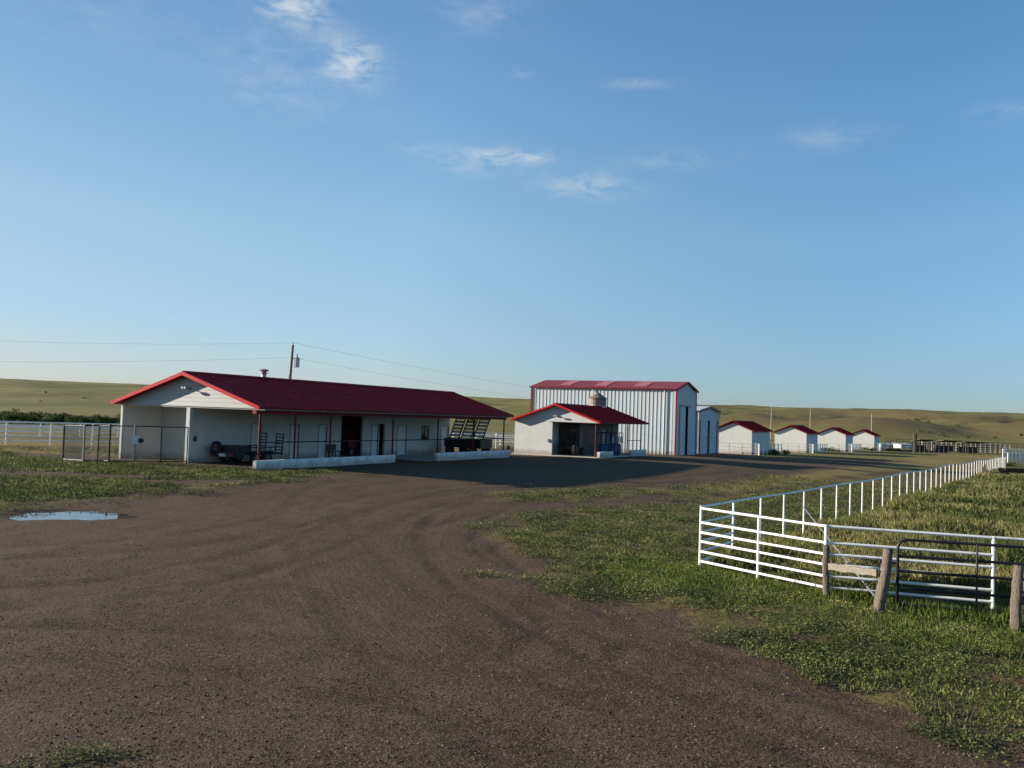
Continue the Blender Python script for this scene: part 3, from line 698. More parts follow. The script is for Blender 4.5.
gw.prism([(.42, .12, H2-.08), (.42, W2-.12, H2-.08), (.42, W2/2, H2+R2-.11)], (.17, 0, 0)); gw.build('gable_wall', M['wall'], shed)
wl = MB(); wl.box(.602, L2-.4, W2-.32, W2-.16, 0, H2-.1); wl.box(L2-.42, L2-.3, v2-1, W2-.322, 0, H2-.1); wl.build('outer_wall', M['wall'], shed)
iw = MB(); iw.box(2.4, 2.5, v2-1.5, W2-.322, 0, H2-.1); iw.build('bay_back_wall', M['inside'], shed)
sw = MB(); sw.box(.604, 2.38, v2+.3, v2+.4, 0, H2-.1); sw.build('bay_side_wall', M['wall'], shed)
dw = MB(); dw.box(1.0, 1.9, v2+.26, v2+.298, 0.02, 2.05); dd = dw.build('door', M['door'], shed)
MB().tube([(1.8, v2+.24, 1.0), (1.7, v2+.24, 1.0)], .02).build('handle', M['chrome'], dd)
pw = MB(); wall_with_holes(pw, 'y', v2-1.5, .12, 2.5, L2-.44, 0, H2-.1, [(3.2, 6.0, .8, 2.1), (7.2, 8.4, 0, 2.1)]); pw.build('porch_wall', M['dimwall'], shed)  # porch wall carries the bay's shade in its dark colour
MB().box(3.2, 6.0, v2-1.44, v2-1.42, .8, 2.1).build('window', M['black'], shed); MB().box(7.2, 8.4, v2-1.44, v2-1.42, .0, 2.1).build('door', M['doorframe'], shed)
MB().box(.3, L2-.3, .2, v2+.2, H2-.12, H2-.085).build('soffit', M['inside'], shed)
for u in (.45, 3.9, 7.6, L2-.5): MB().tube([(u, .5, 0), (u, .5, H2-.14)], .05, 10).build('post', M['redpost'] if u < 1 else M['blackpipe'], shed)
MB().tube([(7.6, .44, 1.2), (L2-.5, .44, 1.2)], .03, 8).build('rail', M['blackpipe'], shed)
for a_, b_ in ((.3, 3.2), (7.4, L2-.3)): MB().box(a_, b_, .05, .3, -.35, .42).build('kerb_wall', M['kerb'], shed, bevel=.02)
lm = MB(); lm.box(.30, .41, W2/2-.1, W2/2+.1, H2+.3, H2+.42); lm.box(.16, .30, W2/2-.02, W2/2+.02, H2+.36, H2+.40); l2 = lm.build('floodlight', M['grey'], shed)
MB().box(.06, .16, W2/2-.16, W2/2-.04, H2+.32, H2+.43).build('lamp_head', M['grey'], l2); MB().box(.06, .16, W2/2+.04, W2/2+.16, H2+.32, H2+.43).build('lamp_head', M['grey'], l2)
MB().box(.34, .438, v2+.25, v2+.4, 1.0, 1.25).build('switch_box', M['grey'], shed)
# small tractor in the bay
tc_ = empty('tractor', b2pt(.9, 2.6), R(90-B2['yaw']), 'small dark tractor with pale windscreen parked in the open bay of the small shed', 'tractor')
MB().box(.9, 2.1, .15, .75, .55, 1.15).build('bonnet', M['black'], tc_, bevel=.05)
MB().box(.1, .9, .1, .8, .5, .8).build('chassis', M['black'], tc_)
MB().box(.15, .6, .25, .65, .8, 1.2).build('seat', M['black'], tc_, bevel=.04)
cb = MB(); [cb.tube([(x, y, .8), (x, y, 1.95)], .025) for x in (.05, .9) for y in (.1, .8)]; cb.box(.0, .95, .05, .85, 1.95, 2.02); cb.build('canopy', M['black'], tc_)
MB().box(.88, .9, .15, .75, 1.2, 1.9).build('windscreen', M['glass'], tc_)
for y in (-.1, 1.0): wheel(tc_, (.4, y, .5), .5, .26, 'y'); wheel(tc_, (1.8, y, .32), .32, .18, 'y')
# blue mineral tubs / barrels with white lids between the posts
for i, (px, uu) in enumerate(((603, 3.6), (610.5, 4.7), (618, 5.8), (623, 6.7))):
    u_ = uu
    br = empty('barrel_rack', b2pt(u_, 1.1), R(90-B2['yaw']), ['dark blue feed barrel in a wire stand, nearest the red corner post of the shed', 'blue feed barrel in a stand, second from the red corner post of the shed', 'blue feed barrel in a stand, third from the red corner post of the shed', 'blue feed barrel in a stand, farthest from the red corner post of the shed'][i], 'barrel', 'blue barrels in stands under the small shed roof')
    MB().tube([(0, 0, .05), (0, 0, .12), (0, 0, .45), (0, 0, .8), (0, 0, .95)], [.3, .34, .36, .34, .3], 18).build('barrel', M['blue'], br, True)
    st = MB(); [st.tube([(x, y, 0), (x, y, 1.85)], .025, 6) for x in (-.42, .42) for y in (-.38, .38)]; st.tube([(-.42, -.38, 1.85), (.42, -.38, 1.85), (.42, .38, 1.85), (-.42, .38, 1.85), (-.42, -.38, 1.85)], .03, 6); st.build('stand', M['black'], br)
    MB().box(-.28, .22, -.42, -.385, 1.02, 1.55).build('back_board', M['grey'] if i % 2 else M['blue'], br)
# tyre by shed wall
t_ = on_ground(508, 453); ty = wheel(None, (0, 0, .22), .42, .3, 'x', 'old_tyre'); ty.location = (t_.x, t_.y, t_.z); tag(ty, 'dark old wheel lying between the long barn and the small shed', 'wheel')

# ------------------------------------------------------------------ big metal building
MX, MY, MZ, MYAW = 15.94, 83.4, -3.31, 27.7; LM, WM, HM, RM = 7.05, 15.6, 6.42, .82
hall = site(MX, MY, MZ, MYAW, 'metal_building', 'tall white ribbed steel hall with faded red roof and dark end doorway', 'building')
up_ = lambda s: HM
rb = MB(); ribbed(rb, (0, 0, 0), (0, 1, 0), (-1, 0, 0), WM, -.3, up_, .40, .036, .07); rb.build('front_wall', M['corr'], hall)
rb = MB(); ribbed(rb, (LM, 0, 0), (0, 1, 0), (1, 0, 0), WM, -.3, up_, .40, .055, .10); rb.build('rear_wall', M['corr'], hall)
gt = lambda s: HM+RM*(1-abs(s-LM/2)/(LM/2))
da, db = .30*LM, .62*LM
rb = MB()
ribbed(rb, (0, 0, 0), (1, 0, 0), (0, -1, 0), da, -.3, lambda s: gt(s), .35, .04, .08)
ribbed(rb, (db, 0, 0), (1, 0, 0), (0, -1, 0), LM-db, -.3, lambda s: gt(db+s), .35, .04, .08)
ribbed(rb, (da, 0, 0), (1, 0, 0), (0, -1, 0), db-da, 4.8, lambda s: gt(da+s), .35, .04, .08); rb.build('end_wall', M['corr2'], hall)
rb = MB(); ribbed(rb, (0, WM, 0), (1, 0, 0), (0, 1, 0), LM, -.3, gt, .35, .04, .08); rb.build('far_end_wall', M['corr2'], hall)
dr = MB(); ribbed(dr, (da-.9, -.12, 0), (1, 0, 0), (0, -1, 0), (db-da)*.55+.5, -.1, lambda s: 4.75, .3, .03, .06); dr.build('sliding_door', M['corr2'], hall)
MB().box(da-1.0, db+.6, -.16, -.05, 4.82, 4.95).build('door_track', M['grey'], hall)
MB().box(0.3, LM-.3, 3, 3.05, 0, HM).build('dark_backing', M['black'], hall)  # black sheet standing in for the darkness inside the end doorway
rf = MB()
for s_, x0 in ((1, -.25), (-1, LM+.25)):
    xm = LM/2
    rf.prism([(x0, -.2, HM-.02), (xm, -.2, HM+RM), (xm, -.2, HM+RM+.06), (x0, -.2, HM+.04)], (0, WM+.4, 0))
    y = 0.
    while y < WM: rf.prism([(x0, y, HM+.042), (xm, y, HM+RM+.062), (xm, y, HM+RM+.10), (x0, y, HM+.08)], (0, .07, 0)); y += .42
rr = rf.build('roof', M['roof_faded'], hall)
for y in (3.2, 7.4, 11.4):
    MB().prism([(.5, y, HM+.75*RM/LM*2+.07), (xm-.4, y, HM+RM*(xm-.4+.25)/(xm+.25)+.075), (xm-.4, y, HM+RM*(xm-.4+.25)/(xm+.25)+.115), (.5, y, HM+RM*.75/(xm+.25)+.115)], (0, 1.3, 0)).build('skylight', M['skylight'], rr)
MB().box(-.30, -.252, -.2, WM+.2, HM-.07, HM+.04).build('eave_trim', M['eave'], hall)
MB().box(-.10, .16, -.08, .0-.005, -.3, HM-.05).build('corner_trim', M['trim'], hall); MB().box(-.10, -.06, -.004, .22, -.3, HM-.17).build('corner_trim', M['corr'], hall)
MB().box(-.10, .12, WM+.005, WM+.08, -.3, HM-.05).build('corner_trim', M['redpost'], hall); MB().box(-.1, -.06, WM-.14, WM+.004, -.3, HM-.17).build('corner_trim', M['redpost'], hall)
MB().box(LM, LM+.12, -.08, -.005, -.3, HM).build('corner_trim', M['redpost'], hall)
for x0 in (-.25, LM+.25):
    MB().prism([(x0, -.252, HM-.14), (xm, -.252, HM+RM-.1), (xm, -.252, HM+RM+.08), (x0, -.252, HM+.06)], (0, .05, 0)).build('rake_trim', M['redpost'], hall)
# downpipes
for y in (1.1, 8.6): MB().tube([(-.13, y, 0), (-.13, y, HM-.1)], .05, 6).build('downpipe', M['greypipe'], hall)
# feed bin
fb = at_depth(597, 418, 76.0); fz = hz(fb.x, fb.y)
binr = empty('feed_bin', (fb.x, fb.y, fz), 0, 'round weathered feed bin with conical cap rising behind the small red-roofed shed', 'feed bin')
topz = at_depth(597, 398.3, 76).z-fz
MB().tube([(0, 0, 1.2), (0, 0, 2.4), (0, 0, topz-.62)], [.2, .78, .78], 20).build('hopper', M['galv'], binr); 
tk = MB(); zz = 2.4
while zz < topz: tk.tube([(0, 0, zz), (0, 0, zz+.05)], .80, 20); zz += .3
tk.tube([(0, 0, topz-.62), (0, 0, topz)], .78, 20); tk.build('tank', M['bin'], binr)
MB().tube([(0, 0, topz), (0, 0, topz+.42), (0, 0, topz+.5)], [.86, .22, .12], 20).build('cone_cap', M['bin'], binr)
for a_ in range(4): MB().tube([(.72*math.cos(a_*1.571+.6), .72*math.sin(a_*1.571+.6), 0), (.72*math.cos(a_*1.571+.6), .72*math.sin(a_*1.571+.6), 2.6)], .05, 6).build('leg', M['greypipe'], binr)

# ------------------------------------------------------------------ lower metal shed
sg = at_depth(698.8, 424, 95.0); SZ = hz(sg.x, sg.y)
ms = empty('metal_shed', (sg.x, sg.y, SZ-.05), R(90-27.7), 'grey-blue steel shed with two tall pale door leaves, right of the tall hall', 'shed')
SW, SL, SH, SR = 8.6, 8.0, 4.85, .45
gt2 = lambda s: SH+SR*(1-abs(s-SW/2)/(SW/2))
rb = MB(); ribbed(rb, (0, 0, 0), (0, 1, 0), (-1, 0, 0), SL, -.3, lambda s: SH, .4, .05, .1); rb.build('side_wall', M['corr2'], ms)
rb = MB(); ribbed(rb, (SW, 0, 0), (0, 1, 0), (1, 0, 0), SL, -.3, lambda s: SH, .4, .05, .1); rb.build('side_wall', M['corr2'], ms)
rb = MB(); ribbed(rb, (0, SL, 0), (1, 0, 0), (0, 1, 0), SW, -.3, gt2, .4, .05, .1); rb.build('rear_wall', M['corr2'], ms)
rb = MB(); ribbed(rb, (0, 0, 0), (1, 0, 0), (0, -1, 0), SW, 3.75, gt2, .4, .04, .08); rb.box(0, .35, -.02, .1, -.3, 3.75); rb.box(SW-.35, SW, -.02, .1, -.3, 3.75); rb.build('end_wall', M['corr2'], ms)
for x0 in (.4, 4.35):
    dr = MB(); ribbed(dr, (x0, -.1, 0), (1, 0, 0), (0, -1, 0), 2.85, .0, lambda s: 3.77, .32, .03, .06); dd = dr.build('sliding_door', M['corr2'], ms)
    MB().box(x0, x0+2.85, -.14, -.12, 1.75, 1.85).build('brace_rail', M['grey'], dd)
MB().box(.2, SW-.2, 1.2, 1.25, 0, SH-.1).build('dark_backing', M['black'], ms)  # black sheet giving the dark gaps between the door leaves
rf = MB()
for x0 in (-.25, SW+.25): rf.prism([(x0, -.2, SH-.03), (SW/2, -.2, SH+SR), (SW/2, -.2, SH+SR+.09), (x0, -.2, SH+.06)], (0, SL+.4, 0))
rf.build('roof', M['corr2'], ms)
for x0 in (-.26, SW+.26): MB().prism([(x0, -.25, SH-.18), (SW/2, -.25, SH+SR-.14), (SW/2, -.25, SH+SR+.11), (x0, -.25, SH+.07)], (0, .048, 0)).build('rake_trim', M['blackpipe'], ms)
for x in (-.06, SW-.06): MB().box(x, x+.12, -.09, -.045, -.3, SH-.15).build('corner_trim', M['blackpipe'], ms)

# ------------------------------------------------------------------ cottages (loafing huts)
CY = 28.0; CW, CL_, CH, CR = 5.45, 11.7, 3.0, 1.2
cots = [(x*1.11, y*1.11, z*1.11) for x, y, z in ((27.45, 96.91, -3.51), (41.22, 119.03, -3.79), (53.98, 137.83, -3.95), (67.38, 158.64, -4.17))]
lab = ['white hut with red roof next to the grey metal shed, largest in the row', 'white calving hut with red roof, second nearest of the four in the row', 'white calving hut with red roof, third nearest of the four in the row', 'white calving hut with red roof, farthest and smallest of the row']
def make_hut():
    t = empty('hut', (0, 0, 0), R(90-CY), lab[0], 'hut', 'white huts in a receding row')
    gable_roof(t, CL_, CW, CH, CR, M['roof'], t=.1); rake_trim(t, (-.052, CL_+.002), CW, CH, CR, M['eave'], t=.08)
    g = MB(); g.box(.3, CL_-.3, .35, CW-.35, -.6, CH-.02)
    g.prism([(.3, .36, CH-.02), (.3, CW-.36, CH-.02), (.3, CW/2, CH+CR-.28)], (CL_-.6, 0, 0)); g.build('wall', M['wall'], t)
    return t
h0 = make_hut()
for i, (x, y, z) in enumerate(cots):
    o = h0 if i == 0 else copy_tree(h0)
    o.location = (x, y, z+CAMZ); o['label'] = lab[i]

# ------------------------------------------------------------------ pipe fences
def zf(x, y): return hz(x, y)
def pipe_fence(name, label, pts, rails, post_h, mat_p, mat_r=None, pr_=.035, rr_=.028, group=None, cat='fence', n=8, ztop=None, dz=0):
    """pts: list of (x,y) posts; rails: heights"""
    t = empty(name, (pts[0][0], pts[0][1], zf(*pts[0])+dz), 0, label, cat, group); o = Vector(t.location)
    P = [Vector((x, y, zf(x, y)+dz))-o for x, y in pts]
    for p in P: MB().tube([p-Vector((0, 0, .2)), p+Vector((0, 0, post_h))], pr_, n).build('post', mat_p, t)
    for h in rails: MB().tube([p+Vector((0, 0, h)) for p in P], rr_, n).build('rail', mat_r or mat_p, t)
    return t
RAILS = (1.345, 1.03, .81, .61, .39, .175)
C0 = Vector((4.32, 19.3)); FD = Vector((.653, 1)).normalized()
step = math.hypot(.653, 1)*1.85
longpts = [(C0.x+FD.x*step*k, C0.y+FD.y*step*k) for k in range(0, 48)]
lf = empty('pipe_fence', (C0.x, C0.y, zf(*C0)), 0, 'long white pipe fence running from near corner to the distant arena', 'fence')
o0 = Vector(lf.location)
PL = [Vector((x, y, zf(x, y)))-o0 for x, y in longpts]
for p in PL: MB().tube([p-Vector((0, 0, .2)), p+Vector((0, 0, 1.40))], .029, 8).build('post', M['whitepipe'], lf)
MB().tube([p+Vector((0, 0, 1.375)) for p in PL], .029, 8).build('top_rail', M['whitepipe'], lf)
for h in RAILS[1:]: MB().tube([PL[0]+Vector((0, 0, h)), PL[1]+Vector((0, 0, h))], .026, 8).build('rail', M['whitepipe'], lf)
for h in (.3, .6, .9, 1.15): MB().tube([p+Vector((.03, 0, h)) for p in PL[1:]], .0025, 3).build('wire', M['wire'], lf)
P2 = (6.16, 16.7); PM = ((C0.x+P2[0])/2+.0, (C0.y+P2[1])/2)
q0 = (C0.x+.06, C0.y-.07)
ff_ = pipe_fence('pipe_fence', 'white six-rail pipe panel of the near corner, left of the wooden posts', [PM, P2], RAILS, 1.375, M['whitepipe'], pr_=.031, rr_=.025)
oo = Vector(ff_.location)
for h in RAILS: MB().tube([Vector((C0.x, C0.y, zf(*C0)+h))-oo, Vector((PM[0], PM[1], zf(*PM)+h))-oo], .028, 8).build('rail', M['whitepipe'], ff_)
PR_ = (8.95, 15.9); PR2 = (11.9, 15.1); PR3 = (14.9, 14.25)
rf_ = pipe_fence('pipe_fence', 'white pipe fence section seen behind the black tube gate', [PR_, PR2, PR3], (1.35,), 1.37, M['whitepipe'], pr_=.031)
oo = Vector(rf_.location)
for h in RAILS: 
    a_ = Vector((P2[0]+.04, P2[1], zf(*P2)+h)); b_ = Vector((PR_[0], PR_[1], zf(*PR_)+h)); MB().tube([a_-oo, b_-oo], .028, 8).build('rail', M['whitepipe'], rf_)
# wood posts
def log_post(px0, py0, px1, py1, Y, r, label, seed):
    rs = random.Random(seed); b_ = at_depth(px0, py0, Y); t_ = at_depth(px1, py1, Y+.05); gz_ = hz(b_.x, b_.y); b_.z = gz_-.25
    n = 22; pts = []; rr = []
    for k in range(n+1):
        f = k/n; p = b_.lerp(t_, f); p.x += rs.uniform(-.006, .006)+.012*math.sin(f*5+seed); p.y += rs.uniform(-.006, .006); pts.append(p-Vector((b_.x, b_.y, gz_))); rr.append(r*(1.12-.22*f)*(1+.03*math.sin(f*7+seed)))
    mb = MB(); mb.tube(pts, rr, 18)
    vs = []
    for i_, v_ in enumerate(mb.v):
        ring = i_//18; q = i_ % 18; c_ = pts[min(ring, n)]
        k_ = 1+.08*math.sin(q*1.047+seed)+.05*math.sin(q*2.8+ring*.12)+rs.uniform(-.03, .03)
        vs.append(tuple(c_+(Vector(v_)-c_)*k_))
    for q in range(18): v_ = vs[n*18+q]; vs[n*18+q] = (v_[0], v_[1], v_[2]+rs.uniform(-.05, .02))
    mb.v = vs
    o = mb.build('fence_post', M['wood'], None, True); o.location = (b_.x, b_.y, gz_); tag(o, label, 'post'); return o
log_post(826, 598, 826.5, 545, 16.5, .060, 'slim weathered wooden post at the end of the white rail panel', 1)
log_post(877.5, 611, 888, 549, 15.4, .090, 'thick gnarled wooden post leaning at the hinge side of the black gate', 4)
log_post(1016, 628, 1018, 565, 14.4, .080, 'split grey wooden post in front of the black gate, at the right edge', 9)
def beam(a, b, r0, r1, label, name='beam'):
    o = Vector(a); mb = MB(); n = 12; A_, B_ = Vector(a), Vector(b); d_ = (B_-A_).normalized(); sd = d_.cross(Vector((0, 0, 1))).normalized(); up_ = sd.cross(d_)
    vs = []; rb_ = random.Random(3)
    for k in range(n+1):
        c_ = A_.lerp(B_, k/n)-o+up_*.008*math.sin(k*1.3)
        for sx_, sz_ in ((-1, -1), (1, -1), (1, 1), (-1, 1)): vs.append(tuple(c_+sd*.024*sx_+up_*(r0+(r1-r0)*k/n+rb_.uniform(-.004, .004))*sz_))
    fs = [(0, 1, 2, 3), (n*4+3, n*4+2, n*4+1, n*4)]+[(k*4+q, (k+1)*4+q, (k+1)*4+(q+1) % 4, k*4+(q+1) % 4) for k in range(n) for q in range(4)]
    mb.add(vs, fs)
    q = mb.build(name, M['woodpale']); q.location = o; tag(q, label, 'beam'); return q
beam(at_depth(829, 566.5, 16.42), at_depth(877, 573, 15.45), .062, .058, 'pale wooden crossbeam between the slim post and the thick leaning post')
beam(at_depth(1023, 586, 14.35), at_depth(1110, 592, 13.8), .08, .08, 'pale wooden crossbeam leaving the frame at the right edge post')
# guy rod
ga = at_depth(875, 596.5, 15.6); gb = at_depth(803, 506.6, 26.6)
gr = MB(); gr.tube([ga-ga, gb-ga], .018, 6); g_ = gr.build('brace_rod', M['greypipe']); g_.location = ga; tag(g_, 'thin grey diagonal brace rod from the thick wooden post to the long fence', 'rod')
# black tube gate
ga0 = at_depth(897, 602, 15.6); gdir = (at_depth(1024, 547, 15.05)-at_depth(905, 539.5, 15.6)); gdir.z = gdir.z*1.0; gl = gdir.length; gdir.normalize()
gz0 = hz(ga0.x, ga0.y)
gate = empty('tube_gate', (ga0.x, ga0.y, gz0), 0, 'black tubular farm gate with rounded top corner, between the wooden posts', 'gate')
topY = at_depth(905, 539.5, 15.6).z-gz0; GL = 3.6
g = lambda s, h: gdir*s+Vector((0, 0, h))
fr = MB(); rc = .16
pts = [g(0, .05)]+[g(0, topY-rc)]+[g(rc-rc*math.cos(q*math.pi/12), topY-rc+rc*math.sin(q*math.pi/12)) for q in range(1, 7)]+[g(GL-rc, topY)]+[g(GL-rc+rc*math.sin(q*math.pi/12), topY-rc+rc*math.cos(q*math.pi/12)) for q in range(1, 7)]+[g(GL, .05)]
fr.tube(pts, .026, 10); fr.build('frame', M['blackpipe'], gate, True)
for k, h in enumerate((.80, .58, .33, .10)):
    MB().tube([g(0, h*topY/1.04), g(GL, h*topY/1.04)], .026, 8).build('rail', M['blackpipe'], gate)
for s in (1.27, 2.45): MB().tube([g(s, .08)+Vector((0, -.03, 0)), g(s, topY)+Vector((0, -.03, 0))], .018, 8).build('upright', M['blackpipe'], gate)
for h in (.25, .85): MB().tube([g(-.14, h), g(0, h)], .02, 6).build('hinge', M['blackpipe'], gate)

# white rail fence left, behind and right of the barn
a0 = np.array((-46.0, 43.5)); a1 = np.array((.6, 84.5)); nn = 24
pts = [tuple(a0+(a1-a0)*k/nn) for k in range(nn+1)]
pipe_fence('rail_fence', 'nearer white rail fence running behind the long barn', pts, (1.48, 1.18, .88, .58, .28), 1.52, M['whitepipe'], pr_=.05, rr_=.042, group='white rail fences behind the barns')
a0 = np.array((-62.0, 58.0)); a1 = np.array((4., 98)); nn = 26
pts = [tuple(a0+(a1-a0)*k/nn) for k in range(nn+1)]
pipe_fence('rail_fence', 'farther white rail fence in front of the dark shrubs', pts, (1.15, .9, .65, .4), 1.18, M['whitepipe'], pr_=.05, rr_=.042, group='white rail fences behind the barns')

# grey pipe gates and wire mesh at the gable end
gp = [(62.5, 461.5), (83, 463), (97.5, 463), (108.5, 463.5), (133.5, 463.5), (160, 464), (186.5, 464)]
W3 = [on_ground(*p) for p in gp]
cg = empty('wire_gate', tuple(W3[0]), 0, 'dark pipe and wire mesh gate line left of the barn gable', 'gate')
oo = Vector(cg.location); hh_ = 1.78
for i, p in enumerate(W3): MB().tube([p-oo-Vector((0, 0, .1)), p-oo+Vector((0, 0, hh_+(.08 if i in (0, 1, 3, 4) else 0)))], .05 if i in (0, 1, 3, 4) else .03, 8).build('post', M['greypipe'] if i in (1, 4) else M['blackpipe'], cg)
for z in (hh_, .12): MB().tube([p-oo+Vector((0, 0, z)) for p in W3], .026, 6).build('rail', M['blackpipe'], cg)
ms_ = MB()
for p, q in zip(W3, W3[1:]):
    d_ = q-p; l_ = d_.length; e_ = d_/l_; k = -hh_
    while k < l_:
        for sgn in (1, -1):
            s0, s1 = max(k, 0), min(k+hh_-.12, l_)
            if s1 <= s0: continue
            if sgn > 0: za, zb = .12+(s0-k), .12+(s1-k)
            else: za, zb = hh_-(s0-k), hh_-(s1-k)
            ms_.tube([p-oo+e_*s0+Vector((0, 0, za)), p-oo+e_*s1+Vector((0, 0, zb))], .0036, 3, False)
        k += .075
ms_.build('wire_mesh', M['greypipe'], cg)
pb = W3[4]-oo
MB().box(pb.x+.0, pb.x+.28, pb.y-.2, pb.y-.06, 1.05, 1.42).build('latch_box', M['plate'], cg)
MB().tube([(pb.x+.36, pb.y-.2, 1.22), (pb.x+.36, pb.y-.08, 1.22)], .12, 14).build('chain_reel', M['black'], cg)

# pens in front of the huts
for i, (x, y, z) in enumerate(cots):
    s_, c_ = math.sin(R(CY)), math.cos(R(CY))
    def cpt(u, v): return (x+u*s_-v*c_, y+u*c_+v*s_)
    pts = [cpt(-1.2, v_) for v_ in (6.0, 4.4, 2.8, 1.2, -.4)]
    pipe_fence('pen_fence', ['thin grey pipe pen fence across the gable of the nearest hut', 'thin grey pipe pen fence across the gable of the second hut', 'thin grey pipe pen fence across the gable of the third hut', 'thin grey pipe pen fence across the gable of the farthest hut'][i],
               pts, (1.35, .9, .5), 1.38, M['palepole'], pr_=.04, rr_=.025, group='thin pipe fences across the hut gables', n=6)
    pts = [cpt(-1.2+k*2.4, -.9) for k in range(7)]
    pipe_fence('pen_fence', ['white posts and rails along the shaded side of the nearest hut', 'white posts and rails along the shaded side of the second hut', 'white posts and rails along the shaded side of the third hut', 'white posts and rails along the shaded side of the farthest hut'][i],
               pts, (1.3, .75), 1.4, M['whitepipe'], pr_=.07, rr_=.022, group='white post fences beside the huts', n=6)
    lp = cpt(-1.2, -.9); ld = empty('ladder_gate', (lp[0], lp[1], zf(*lp)), R(90-CY), ['white ladder gate at the corner of the nearest hut pen', 'white ladder gate at the corner of the second hut pen', 'white ladder gate at the corner of the third hut pen', 'white ladder gate at the corner of the farthest hut pen'][i], 'gate', 'white ladder gates at the hut pens')
    fm = MB(); [fm.tube([(0, v_, 0), (0, v_, 1.45)], .03, 6) for v_ in (-.05, .5)]; fm.build('frame', M['whitepipe'], ld)
    for k in range(6): MB().tube([(0, -.05, .15+k*.25), (0, .5, .15+k*.25)], .04, 6).build('rung', M['whitepipe'], ld)

# ------------------------------------------------------------------ utility poles and wires
def upole(px, ptop, Y, r=.14, m='pole', label='', xf=False, lean=0, name='utility_pole'):
    t_ = at_depth(px, ptop, Y); z = hz(t_.x, t_.y); o = empty(name, (t_.x, t_.y, z), 0, label, 'utility pole', 'utility poles'); H_ = t_.z-z
    MB().tube([(-lean, 0, -.5), (0, 0, H_)], [r, r*.65], 10).build('post', M[m], o)
    MB().tube([(0, 0, H_), (0, 0, H_+.25)], [.05, .03], 8).build('insulator', M['grey'], o)
    if xf:
        c = .42
        MB().tube([(c, 0, H_-1.95), (c, 0, H_-1.9), (c, 0, H_-1.15), (c, 0, H_-1.08)], [.17, .22, .22, .15], 14).build('transformer', M['grey'], o)
        MB().box(.05, c+.3, -.03, .03, H_-1.22, H_-1.16).build('bracket', M['grey'], o); MB().tube([(c, 0, H_-1.08), (c, 0, H_-.75)], [.06, .03], 8).build('bushing', M['grey'], o)
        MB().box(-.25, -.05, -.06, .06, H_-2.9, H_-2.65).build('meter_box', M['grey'], o)
    else: MB().box(-.5, .5, -.05, .05, H_-.4, H_-.3).build('crossarm', M[m], o)
    return o, Vector((t_.x, t_.y, t_.z)), z
p1, T1, Z1 = upole(293, 345, 75, .15, 'pole', 'dark utility pole with transformer drum behind the long barn roof', True, .35)
p2, T2, _ = upole(771.6, 407, 262, .2, 'palepole', 'pale distant pole rising behind the nearest hut')
p3, T3, _ = upole(810.6, 408.5, 262, .18, 'palepole', 'pale distant pole rising behind the second hut')
p4, T4, _ = upole(871.9, 413, 262, .19, 'palepole', 'pale distant pole behind the farthest hut')
pL, TL, _ = upole(-190, 333, 72, .15, 'pole', 'dark utility pole beyond the left edge')
def wire_o(a, b, sag, r, label):
    a, b = Vector(a), Vector(b); pts = [a.lerp(b, k/24)+Vector((0, 0, -4*sag*(k/24)*(1-k/24))) for k in range(25)]
    o = MB().tube([p-a for p in pts], r, 4).build('power_line', M['wire']); o.location = a; tag(o, label, 'power line')
wire_o(T1+Vector((0, 0, .2)), TL+Vector((0, 0, .2)), .5, .006, 'upper power line from the transformer pole to the left edge')
wire_o(T1+Vector((0, 0, -1.1)), TL+Vector((0, 0, -2.1)), .35, .006, 'lower power line from the transformer pole to the left edge')
wire_o(T1+Vector((0, 0, .2)), T2+Vector((0, 0, .1)), 2.6, .008, 'upper power line dipping right behind the tall steel hall')
wire_o(T1+Vector((0, 0, -1.1)), T2+Vector((0, 0, -.5)), 3.0, .007, 'lower power line dipping right behind the tall steel hall')

# ------------------------------------------------------------------ far low sheds and arena corrals
def low_shed(px0, px1, py0, py1, Y, label, mt):
    a_, b_ = at_depth(px0, py1, Y), at_depth(px1, py1, Y); h_ = at_depth(px0, py0, Y).z; g_ = min(hz(a_.x, a_.y), hz(b_.x, b_.y))
    o = empty('low_shed', (a_.x, a_.y, g_), 0, label, 'shed'); w_ = b_.x-a_.x; H_ = h_-g_
    MB().box(0, w_, 0, 4, -.3, H_).build('wall', M[mt], o); MB().prism([(-.2, -.3, H_+.01), (-.2, 4.3, H_+.25), (-.2, 4.3, H_+.35), (-.2, -.3, H_+.1)], (w_+.4, 0, 0)).build('roof', M['grey'], o)
    k = 1.
    while k < w_-1: MB().box(k, k+.9, -.03, -.005, 0, min(2, H_*.8)).build('door', M['door'], o); k += 3.2
low_shed(881.5, 900, 444.8, 451.5, 204, 'low pale grey shed beyond the farthest hut', 'corr'); low_shed(901, 913, 444.8, 451.8, 198, 'short bright white shed at the start of the corrals', 'corr')
def corral(px0, px1, Y, h, label, m, n, rr=.05):
    a_, b_ = at_depth(px0, 450, Y), at_depth(px1, 450, Y)
    pts = [(a_.x+(b_.x-a_.x)*k/n, a_.y+(b_.y-a_.y)*k/n) for k in range(n+1)]
    return pipe_fence('corral_fence', label, pts, [h*q for q in (.98, .76, .54, .32)], h, M[m], pr_=.09, rr_=rr, n=6)
corral(915, 1002, 172, 1.9, 'dark corral fence nearest the tan grass by the arena', 'blackpipe', 18, .05)
corral(922, 1010, 186, 2.0, 'middle dark corral fence of the arena pens', 'greypipe', 18, .05)
corral(884, 1040, 205, 2.1, 'farthest dark corral fence below the hills', 'pole', 26, .05)
corral(1003, 1075, 150, 1.7, 'white corral fence at the far right beyond the long fence', 'whitepipe', 22)
corral(1008, 1075, 121, 1.5, 'white panel fence where the long pipe fence ends', 'whitepipe', 16)
